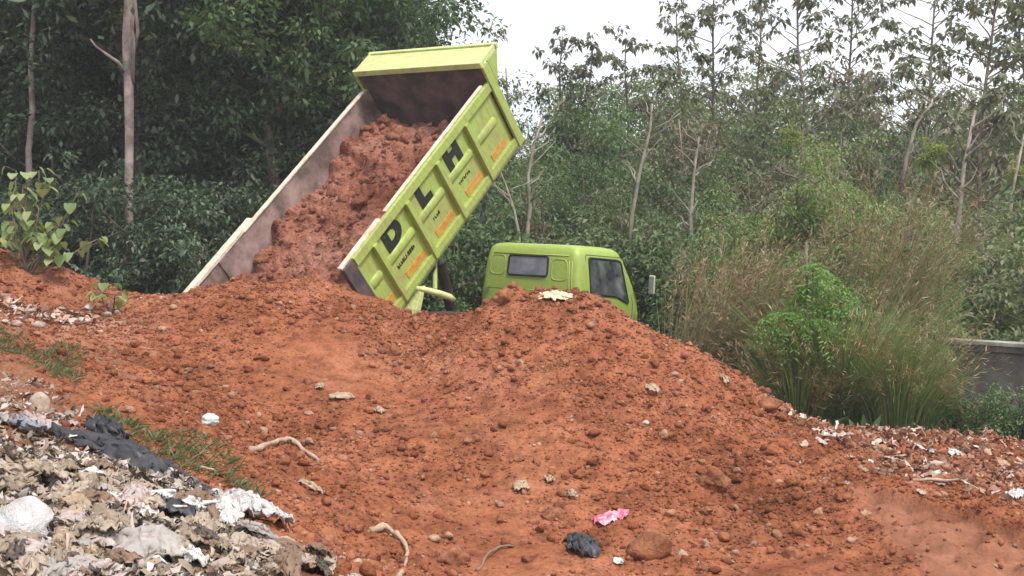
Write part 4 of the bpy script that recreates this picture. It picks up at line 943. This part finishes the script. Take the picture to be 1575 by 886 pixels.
# --- weeds and sparse short grass on the left bank
n = 13000; yy = RNG.uniform(6.8, 11.9, n); xx = RNG.uniform(-6.5, -1.2, n)
pxx = 787.5 + FPX * xx / yy
msk = (fbm(xx * 1.2, yy * 1.2, oct=3, s=131) + .35 * vnoise(xx * 5, yy * 5, s=133) > .22) & (((xx < -2.6 - (yy - 7) * .33) & (yy > 8.2)) | ((np.abs(xx + 2.15 + (yy - 7.6) * .35) < .45) & (yy < 9)))
xx, yy = xx[msk], yy[msk]; rep = 5; xx = np.repeat(xx, rep) + RNG.normal(0, .03, len(xx) * rep); yy = np.repeat(yy, rep) + RNG.normal(0, .025, len(yy) * rep); zz = terrain(xx, yy)
D_ = rand_dirs(len(xx), .25, 1); L_ = RNG.uniform(.03, .13, len(xx)); V, F = leaf_mesh(np.stack([xx, yy, zz - .005], 1), D_, L_, L_ * .075, .2)
o = link('grass', np_mesh('grass', V, F), G_short); tag(o, 'sparse short weeds and grass on the left bank', 'grass', kind='stuff')
# ground cover at the thicket foot
n = 60000; yy = RNG.uniform(11.4, 26, n); xx = RNG.uniform(-12, 16, n); ok = (((xx > 2.2 + (yy - 12) * -.02) & (yy + .35 * (xx - 4) > 11.6)) | (yy > 19.8) | ((yy > 15.5) & (xx < -4.4))) & ~((np.abs((xx - 2.6) + (yy - 17.25)) < .35) & (xx > 2.4))
xx, yy = xx[ok], yy[ok]; zz = base_h(xx, yy); D_ = rand_dirs(len(xx), .0, 1); L_ = RNG.uniform(.10, .34, len(xx)); V, F = leaf_mesh(np.stack([xx, yy, zz - .01], 1), D_, L_, L_ * .22, .25)
o = link('ground_cover', np_mesh('ground_cover', V, F), L_green); tag(o, 'rank green ground cover at the foot of the thicket', 'ground cover', kind='stuff')

# ------------------------------------------------------------------ rubbish
def mcol(name, c, rough=.55, v=.25, spec=.35, trans=0.0):
    t = NT(name); a = t.noise(9, 5, .65); b_ = t.noise(40, 4)
    base = t.ramp(a, [(.35, tuple(x * (1 - v) for x in c)), (.62, c)])
    base = t.mix(t.ramp(b_, [(.48, 0.0), (.68, .6)]), base, (.22, .135, .09))
    return t.princ(base, rough, spec, t.bump(b_, .3, .004))
R_white = mcol('white_plastic', (.62, .60, .58), .35, .06)
t = NT('clean_white_plastic'); R_bag = t.princ(t.ramp(t.noise(7, 5, .65), [(.35, (.50, .44, .40)), (.48, (.66, .63, .62)), (.7, (.72, .70, .70))]), .35, .4, t.bump(t.noise(9, 6, .7, dist=1.5), 1.0, .05))
R_pink = mcol('pinkish_plastic', (.46, .375, .355)); R_beige = mcol('beige_sheet', (.42, .34, .265)); R_khaki = mcol('khaki_sheet', (.28, .22, .165))
R_grey = mcol('grey_cloth', (.38, .35, .33), .9); R_brown = mcol('brown_sheet', (.20, .13, .085)); R_dark = mcol('dark_sheet', (.07, .055, .05))
R_black = simple('black_plastic_sheet', (.018, .018, .022), (.05, .05, .058), 8, .45, .4)
R_blue = mcol('bluish_scrap', (.25, .27, .31)); R_cyan = mcol('pale_cyan_plastic', (.60, .70, .68), .35, .1); R_red = mcol('faded_red_scrap', (.5, .2, .17))
t = NT('pink_wrapper'); R_wrap = t.princ(t.ramp(t.noise(9, 3), [(.4, (.80, .10, .20)), (.6, (.82, .45, .50))]), .3, .5)
R_foam = mcol('yellowish_foam', (.74, .62, .42), .8, .15); R_straw = mcol('dry_fibre', (.44, .33, .23), .9, .3); R_stone = mcol('pale_stone', (.55, .46, .41), .9, .2)
R_root = mcol('dry_root_bark', (.50, .36, .27), .9, .4)

def crumple(name, pos, sx, sy, amp, mat, rz=None, seed=0, res=18, freq=6.0, tilt=.25, solid=.004, roundness=.0, lift=.0, drape=True, parent=None, aniso=1.0):
    u = np.linspace(-1, 1, res); Uu, Vv = np.meshgrid(u, u, indexing='ij'); a = np.arctan2(Vv, Uu)
    edge_ = 1 + .28 * vnoise(np.cos(a) * 1.6 + seed, np.sin(a) * 1.6, s=seed) + .12 * vnoise(np.cos(a) * 5 + seed, np.sin(a) * 5, s=seed + 3)
    # square -> roundish
    m_ = np.maximum(np.abs(Uu), np.abs(Vv)); rr_ = np.sqrt(Uu ** 2 + Vv ** 2) + 1e-6; k_ = m_ / rr_
    X = Uu * (1 * .35 + k_ * .65) * edge_ * sx; Y = Vv * (1 * .35 + k_ * .65) * edge_ * sy
    f = freq
    Ua = Uu * aniso + .35 * Vv; rid = 1 - 2 * np.abs(vnoise(Ua * f * .5 + seed * 7, Vv * f * .5, s=seed + 5)); rid2 = 1 - 2 * np.abs(vnoise(Ua * f * 1.1 + 4, Vv * f * 1.1 + seed, s=seed + 7))
    Z = amp * (.8 * rid + .45 * rid2 + .25 * vnoise(Uu * f * 2, Vv * f * 2, s=seed + 9)) + roundness * (1 - np.clip(rr_, 0, 1) ** 2)
    X = X + amp * .9 * vnoise(Uu * f * .8, Vv * f * .8, 3.3, s=seed + 11); Y = Y + amp * .9 * vnoise(Uu * f * .8, Vv * f * .8, 7.7, s=seed + 12)
    rz = random.uniform(0, 6.28) if rz is None else rz; c, s_ = math.cos(rz), math.sin(rz); XR = X * c - Y * s_; YR = X * s_ + Y * c
    if drape: Z = Z + base_h(pos[0] + XR, pos[1] + YR) - base_h(np.array([pos[0]]), np.array([pos[1]]))[0]
    Z = Z + amp * .8 + lift + tilt * (X * math.cos(seed) * .5)
    idx = np.arange(res * res).reshape(res, res); F_ = np.stack([idx[:-1, :-1], idx[:-1, 1:], idx[1:, 1:], idx[1:, :-1]], -1).reshape(-1, 4)
    o = link(name, np_mesh(name, np.stack([XR, YR, Z], -1).reshape(-1, 3), F_, True), mat, parent); o.location = pos
    if solid: s2 = o.modifiers.new('thickness', 'SOLIDIFY'); s2.thickness = solid
    return o
def blob(name, pos, sx, sy, sz_, mat, seed, rough=.25, f=2.2, rz=0):
    V, F_ = ICO3; bm = None
    rid = 1 - 2 * np.abs(vnoise(V[:, 0] * f + seed, V[:, 1] * f, V[:, 2] * f, s=seed)); rid2 = 1 - 2 * np.abs(vnoise(V[:, 0] * f * 2.2 + seed, V[:, 1] * f * 2.2, V[:, 2] * f * 2.2, s=seed + 2))
    V = V * (1 + rough * (.7 * rid + .35 * rid2))[:, None] * np.array([sx, sy, sz_])
    o = link(name, np_mesh(name, V, F_, True), mat); o.location = pos; o.rotation_euler = (0, 0, rz)
    s2 = o.modifiers.new('sub', 'SUBSURF'); s2.levels = 1; s2.render_levels = 1
    return o

g = ground_hit(38, 835); o = blob('plastic_bag', g + Vector((0, 0, .06)), .10, .105, .085, R_bag, 3, .42, 1.9); tag(o, 'bulging white plastic bag lying at the left edge of the rubbish', 'plastic bag')
g = ground_hit(355, 790); o = crumple('plastic_bag', g, .28, .11, .032, R_bag, rz=-.62, seed=12, roundness=.06, res=44, freq=8); o.location = ground_hit(382, 795); tag(o, 'crumpled white plastic bag at the upper right edge of the rubbish, beside the black sheet', 'plastic bag')
g = ground_hit(210, 725); o = crumple('plastic_sheet', g, .58, .17, .035, R_black, rz=-.62, seed=21, res=44, roundness=.07, freq=9); tag(o, 'long torn black plastic sheet lying diagonally above the rubbish', 'plastic sheet')
g = ground_hit(165, 680); o = crumple('plastic_sheet', g, .12, .09, .05, R_black, seed=25, roundness=.06); tag(o, 'bunched black plastic scrap at the upper end of the long black sheet', 'plastic sheet')
g = ground_hit(245, 795); o = crumple('plastic_sheet', g, .17, .08, .035, R_black, rz=.2, seed=26, roundness=.03); tag(o, 'small dark plastic bundle below the long black sheet', 'plastic sheet')
for a_, c_, s_, lb in ((225,778,.12,'pale strip above the small dark plastic bundle'),(300,790,.11,'pale strip right of the small dark plastic bundle'),(240,800,.13,'pale strip crossing the small dark plastic bundle')):
    g = ground_hit(a_, c_); m = MB(); pts = wig((-s_, 0, .04), (s_, .02, .05), 8, .35); m.tube(pts, [.004,.009,.012,.007,.013,.008,.012,.008,.004], 6); o = m.build('plastic_strip', R_white, None, smooth=True); o.location = g; o.rotation_euler = (0, 0, random.uniform(-.3, .3)); tag(o, lb, 'strip', 'pale strips in the rubbish')
g = ground_hit(232, 868); o = crumple('cloth', g, .13, .15, .018, R_grey, rz=.3, seed=31, res=34, roundness=.07, freq=7); o.location.z += .05; tag(o, 'grey crumpled cloth at the bottom edge of the rubbish', 'cloth')
for k, (a_, c_) in enumerate(((133,722),(150,716),(165,726),(147,731))):
    g = ground_hit(a_, c_); o = blob('foam_piece', g + Vector((0, 0, .02)), .035, .03, .024, R_foam, 40 + k, .3); tag(o, 'yellowish foam chunk in the small cluster below the long black sheet', 'foam', 'yellowish foam chunks')
g = ground_hit(323, 655); o = blob('plastic_tub', g + Vector((0, 0, .035)), .05, .04, .04, R_cyan, 44, .5, 2.6); tag(o, 'pale cyan crumpled plastic tub on the soil left of the mound face', 'plastic tub')
g = ground_hit(60, 635); o = blob('foam_piece', g + Vector((0, 0, .04)), .06, .04, .075, R_beige, 45, .25); tag(o, 'upright beige chunk among weeds near the left edge', 'foam')
g = ground_hit(940, 803); o = crumple('wrapper', g, .125, .045, .022, R_wrap, rz=.45, seed=51, roundness=.03, res=24); tag(o, 'bright pink plastic wrapper on the lower mound face', 'wrapper')
g = ground_hit(893, 848); o = crumple('plastic_scrap', g, .10, .13, .035, R_black, rz=.2, seed=52, roundness=.05, res=24); tag(o, 'black plastic scrap below the pink wrapper', 'plastic scrap')
g = ground_hit(950, 868); o = crumple('plastic_scrap', g, .03, .03, .015, R_cyan, seed=53); tag(o, 'tiny greenish white scrap right of the black scrap', 'plastic scrap')
g = ground_hit(853, 462); o = crumple('paper', g + Vector((0, 0, .01)), .17, .05, .02, R_foam, rz=-.15, seed=54, roundness=.03, res=22); tag(o, 'cream torn paper lying on the crest of the big mound', 'paper')
for a_, c_, sx, sy, rz_, lb in ((525,615,.14,.05,.5,'pale torn husk on the left heap'),(802,752,.05,.08,.1,'pale dry husk in the middle of the lower mound face'),(1003,602,.06,.055,1.0,'cream husk on the right part of the mound face'),(1115,588,.03,.06,.3,'cream sliver near the right shoulder of the mound'),(583,636,.05,.03,0,'small cream chip right of the pale torn husk'),(492,600,.045,.035,.4,'small cream chip left above the pale torn husk'),(880,768,.02,.05,.2,'thin cream sliver above the pink wrapper'),(845,742,.03,.04,.5,'tiny cream flake right of the pale dry husk'),(480,755,.08,.03,.0,'cream flake on the lower left of the mound'),(1290,676,.10,.045,0,'white scrap on the rubble right of the mound'),(1465,700,.06,.05,0,'white crumpled scrap midway on the right rubble strip'),(1447,735,.05,.06,.4,'white bent scrap below the others on the right rubble strip'),(1565,765,.07,.06,.4,'white scrap at the right edge of the picture')):
    g = ground_hit(a_, c_); o = crumple('husk', g, sx, sy, .018, R_straw if 'white' not in lb else R_white, rz=rz_, seed=int(a_), roundness=.02, res=16); tag(o, lb, 'scrap', 'pale scraps on the soil')
lump(993, 652, .03, 'round white stone on the right part of the mound face', .9, R_stone, 'stone', 'pale stones', 'stone', rough=.12)
# roots
def root_obj(pts, rad, label, lift=.03, mat=R_root):
    P_ = [ground_hit(a_, c_) for a_, c_ in pts]; P_ = [p + Vector((0, 0, lift if 0 < i < len(P_) - 1 else .0)) for i, p in enumerate(P_)]; o0 = P_[0].copy(); m = MB()
    # smooth path
    Q = []
    for i in range(len(P_) - 1):
        for t_ in (0, .33, .66): Q.append(P_[i].lerp(P_[i + 1], t_) - o0 + Vector((random.uniform(-1, 1), random.uniform(-1, 1), random.uniform(-1, 1))) * .008)
    Q.append(P_[-1] - o0); n = len(Q) - 1; m.tube(Q, [rad * (1 - .5 * i / n) * random.uniform(.6, 1.3) for i in range(n + 1)], 8); o = m.build('root', mat, None, smooth=True); o.location = o0; tag(o, label, 'root', 'dry roots on the soil')
root_obj([(384,695),(405,695),(430,686),(448,682),(462,695),(478,706),(492,712)], .028, 'dry brown root lying on the soil above the white bag')
root_obj([(570,818),(590,818),(605,825),(618,838),(626,852),(626,872),(612,890)], .022, 'curled pale root at the bottom edge, right of the rubbish', mat=R_straw)
root_obj([(735,880),(750,862),(765,848),(790,842)], .012, 'thin dark stick at the bottom edge, left of the black scrap', mat=R_brown)
root_obj([(1405,740),(1440,744),(1475,748),(1515,756)], .012, 'thin pale stick on the right rubble strip', mat=R_straw)
root_obj([(300,722),(320,728),(345,735)], .010, 'thin pale stick right of the long black sheet', mat=R_straw)
root_obj([(1255,668),(1262,655),(1275,668)], .010, 'bent pale stick at the foot of the right mound edge', mat=R_straw)

# crumpled sheets and scraps of the rubbish tip
kinds = [('white', R_white, 'plastic'), ('pinkish white', R_pink, 'plastic'), ('beige', R_beige, 'plastic'), ('khaki', R_khaki, 'plastic'), ('brown', R_brown, 'cloth'), ('straw coloured', R_straw, 'fibre'), ('dark', R_dark, 'plastic'), ('grey', R_grey, 'cloth')]
wts = [.05, .16, .24, .15, .16, .12, .07, .05]
LMK = (((38, 835), 'the bulging white bag'), ((160, 715), 'the yellowish foam chunks'), ((245, 795), 'the small dark bundle'), ((232, 868), 'the grey cloth'), ((382, 795), 'the flat white bag'), ((330, 850), 'the bottom edge, right of the grey cloth'), ((450, 860), 'the right toe of the tip'), ((60, 760), 'the left edge below the bluish sheet'))
def tip_place(px_, py_, s_):
    (lx, ly), nm = min(LMK, key=lambda q: (q[0][0] - px_) ** 2 + (q[0][1] - py_) ** 2); dx, dy = px_ - lx, py_ - ly
    d_ = ('right of' if dx > 0 else 'left of') if abs(dx) > abs(dy) else ('below' if dy > 0 else 'above')
    if nm.startswith(('the bottom', 'the right toe', 'the left edge')): d_ = 'near'
    return ('large' if s_ > .09 else 'medium sized' if s_ > .065 else 'small'), '%s %s' % (d_, nm)
cnt = 0
for k in range(600):
    px_ = RNG.uniform(-30, 580); py_ = RNG.uniform(735, 900)
    if px_ > 90 + (py_ - 700) * 2.35: continue
    if px_ > 380 and py_ < 800: continue
    if (px_ < 95 and 770 < py_ < 850) or (185 < px_ < 275 and py_ > 800): continue
    q = RNG.choice(8, p=wts); g = ground_hit(px_, py_); s_ = float(RNG.uniform(.03, .115))
    asp = float(RNG.uniform(.22, .6)); o = crumple('torn_sheet', g, s_, s_ * asp, s_ * asp * .42, kinds[q][1], seed=200 + k, res=24, freq=7, aniso=.5, tilt=.6, lift=s_ * float(RNG.uniform(.0, .35)), roundness=s_ * .3)
    sw_, pw_ = tip_place(px_, py_, s_); tag(o, '%s crumpled %s %s scrap %s' % (sw_, kinds[q][0], kinds[q][2], pw_), 'scrap', '%s scraps in the rubbish tip' % kinds[q][0]); cnt += 1
    if cnt >= 280: break
for k in range(60):      # smaller bits higher up the bank and on the right rubble strip
    if k < 28: px_, py_ = RNG.uniform(0, 120), RNG.uniform(640, 740)
    else: px_, py_ = RNG.uniform(1225, 1575), RNG.uniform(662, 760)
    if k >= 28 and py_ < 650 + (px_ - 1220) * .14: continue
    q = RNG.choice(8, p=wts); g = ground_hit(px_, py_); s_ = float(RNG.uniform(.022, .055)); w_ = 'on the left bank above the tip' if k < 28 else 'on the rubble strip right of the mound'
    o = crumple('torn_sheet', g, s_, s_ * .6, s_ * .22, kinds[q][1], seed=900 + k, res=10, freq=4, tilt=.5)
    tag(o, 'small %s scrap of %s %s' % (kinds[q][0], kinds[q][2], w_), 'scrap', '%s scraps %s' % (kinds[q][0], w_))
g = ground_hit(35, 665); o = crumple('torn_sheet', g, .15, .06, .035, R_blue, seed=77, rz=-.3, res=22); tag(o, 'bluish grey crumpled sheet at the left edge above the tip', 'scrap')
g = ground_hit(75, 665); o = crumple('torn_sheet', g, .16, .06, .03, R_pink, seed=78, rz=-.5, res=22); tag(o, 'pinkish strip of sheet beside the bluish grey one at the left edge', 'scrap')

for k in range(34):
    px_ = RNG.uniform(10, 540); py_ = RNG.uniform(745, 885)
    if px_ > 60 + (py_ - 700) * 2.35 or (px_ < 95 and 770 < py_ < 850): continue
    g = ground_hit(px_, py_); ln = float(RNG.uniform(.08, .22)); wd = float(RNG.uniform(.006, .016)); a0 = float(RNG.uniform(0, 6.28)); P_ = []; a1 = a0; p_ = Vector((0, 0, .03)); nn_ = 14; tw = float(RNG.uniform(-.5, .5))
    vs_ = []
    for i in range(nn_ + 1):
        hgt_ = float(base_h(np.array([g.x + p_.x]), np.array([g.y + p_.y]))[0]) - float(base_h(np.array([g.x]), np.array([g.y]))[0]) + .035 + .03 * math.sin(i * .9 + k)
        sd_ = Vector((-math.sin(a1), math.cos(a1), .9 * math.sin(i * tw + k))).normalized() * wd * (.7 + .3 * math.sin(i * 1.7 + k)); c_ = Vector((p_.x, p_.y, hgt_)); vs_ += [c_ - sd_, c_ + sd_]
        a1 += float(RNG.normal(0, .32)); p_ = p_ + Vector((math.cos(a1), math.sin(a1), 0)) * ln * 2 / nn_
    m = MB(); m.add(vs_, [(2 * i, 2 * i + 1, 2 * i + 3, 2 * i + 2) for i in range(nn_)]); q = int(RNG.integers(5)); nm_, mt_ = (('pale', R_beige), ('straw coloured', R_straw), ('brown', R_brown), ('white', R_white), ('pinkish', R_pink))[q]
    o = m.build('torn_strip', mt_, None, smooth=True); o.location = g; s2 = o.modifiers.new('thickness', 'SOLIDIFY'); s2.thickness = .003
    tag(o, 'long twisted %s strip of torn sheet lying on the rubbish tip' % nm_, 'strip', '%s torn strips on the rubbish tip' % nm_)
# fine litter, one mass per colour family
def litter(n, region, mat, name, label, smin, smax):
    Vs = []; Fs = []; k = 0; pts = region(n)
    z = terrain(pts[:, 0], pts[:, 1]); base_v = np.array([[x_, y_, 0] for x_ in (-1, -.33, .33, 1) for y_ in (-1, 0, 1)], float)
    bf = np.array([[i * 3 + j, i * 3 + j + 1, i * 3 + j + 4, i * 3 + j + 3] for i in range(3) for j in range(2)])
    for (x_, y_), z_ in zip(pts, z):
        s_ = RNG.uniform(smin, smax); v = base_v * np.array([s_ * RNG.uniform(.8, 2.2), s_ * RNG.uniform(.2, .7), 1]) + RNG.normal(0, s_ * .3, base_v.shape)
        q = np.array(Euler((RNG.uniform(-.9, .9), RNG.uniform(-.9, .9), RNG.uniform(0, 6.28))).to_matrix()); Vs.append(v @ q.T + np.array([x_, y_, z_ + s_ * .4 + RNG.uniform(0, .055)])); Fs.append(bf + k); k += 12
    o = link(name, np_mesh(name, np.concatenate(Vs), np.concatenate(Fs), True), mat); tag(o, label, 'litter', kind='stuff')
def reg_left(n):
    y = RNG.uniform(3.9, 8.6, n * 4); x = RNG.uniform(-4.5, 0.2, n * 4); zl_ = zone_litter(x, y); k_ = (zl_ > .5 + .5 * RNG.random(n * 4)) & (RNG.random(n * 4) < np.where(y < 5.75, 1, .10)); return np.stack([x[k_], y[k_]], 1)[:n]
def reg_right(n):
    y = RNG.uniform(7.6, 11.3, n * 3); x = RNG.uniform(2.3, 5.6, n * 3); k_ = (x > 2.3 + (11.3 - y) * .28) ; return np.stack([x[k_], y[k_]], 1)[:n]
def reg_back(n): return np.stack([RNG.uniform(-6.4, -4.3, n), RNG.uniform(11.5, 12.7, n)], 1)
def lit_mat(name, cols):
    t = NT(name); base = t.ramp(t.island(), [(i / (len(cols) - 1), c) for i, c in enumerate(cols)]); return t.princ(base, .6, .3)
LM = lit_mat('mixed_litter', [(.60, .54, .50), (.08, .06, .045), (.34, .27, .20), (.44, .37, .34), (.17, .12, .085), (.38, .31, .24), (.12, .09, .07), (.28, .22, .15), (.50, .44, .42), (.22, .14, .10), (.30, .24, .18)])
LM2 = lit_mat('rubble_litter', [(.40, .20, .13), (.30, .13, .08), (.45, .30, .22), (.22, .10, .07), (.35, .18, .12), (.62, .52, .45), (.32, .15, .10), (.5, .34, .25), (.28, .14, .10)])
litter(15000, reg_left, LM, 'litter', 'mass of shredded plastic, fibre and paper covering the rubbish tip at bottom left', .006, .026)
litter(1300, reg_right, LM2, 'litter', 'fine brownish debris strewn over the rubble strip right of the mound', .010, .030)
litter(500, reg_back, LM2, 'litter', 'fine pinkish debris on the back left heap', .02, .05)
# pale stones, back left
for k, (a_, c_) in enumerate([(15,487),(32,493),(48,484),(72,496),(88,490),(105,498),(118,486),(60,476),(135,478),(20,476),(96,478),(150,484),(8,500),(28,505),(58,503),(80,508),(128,497),(66,492),(112,491),(40,498),(142,492),(165,488),(90,480),(5,478)]):
    g = ground_hit(a_, c_, 9); r_ = float(RNG.uniform(.022, .07)); V = clod_shape(ICO2, 3 + k, .5, .6) * r_; o = link('stone', np_mesh('stone', V, ICO2[1], True), (R_stone, R_pink, R_beige, M_clod)[k % 4]); o.location = g + Vector((0, 0, .02)); o.rotation_euler = (0, 0, k)
    tag(o, 'pale flat stone in the scatter on the back left heap', 'stone', 'pale stones on the back left heap')

# ------------------------------------------------------------------ thin hazy air
HD = 0.0016
m = MB(); m.box(-640, 640, -340, 940, -1.6, 19)
t = NT('haze'); t.n.clear(); out_ = t.n.new('ShaderNodeOutputMaterial'); pv = t.n.new('ShaderNodeVolumePrincipled')
pv.inputs['Color'].default_value = (.93, .95, .97, 1); pv.inputs['Density'].default_value = HD; t.l.new(pv.outputs[0], out_.inputs['Volume'])
hz = m.build('haze', t.m); tag(hz, kind='stuff')
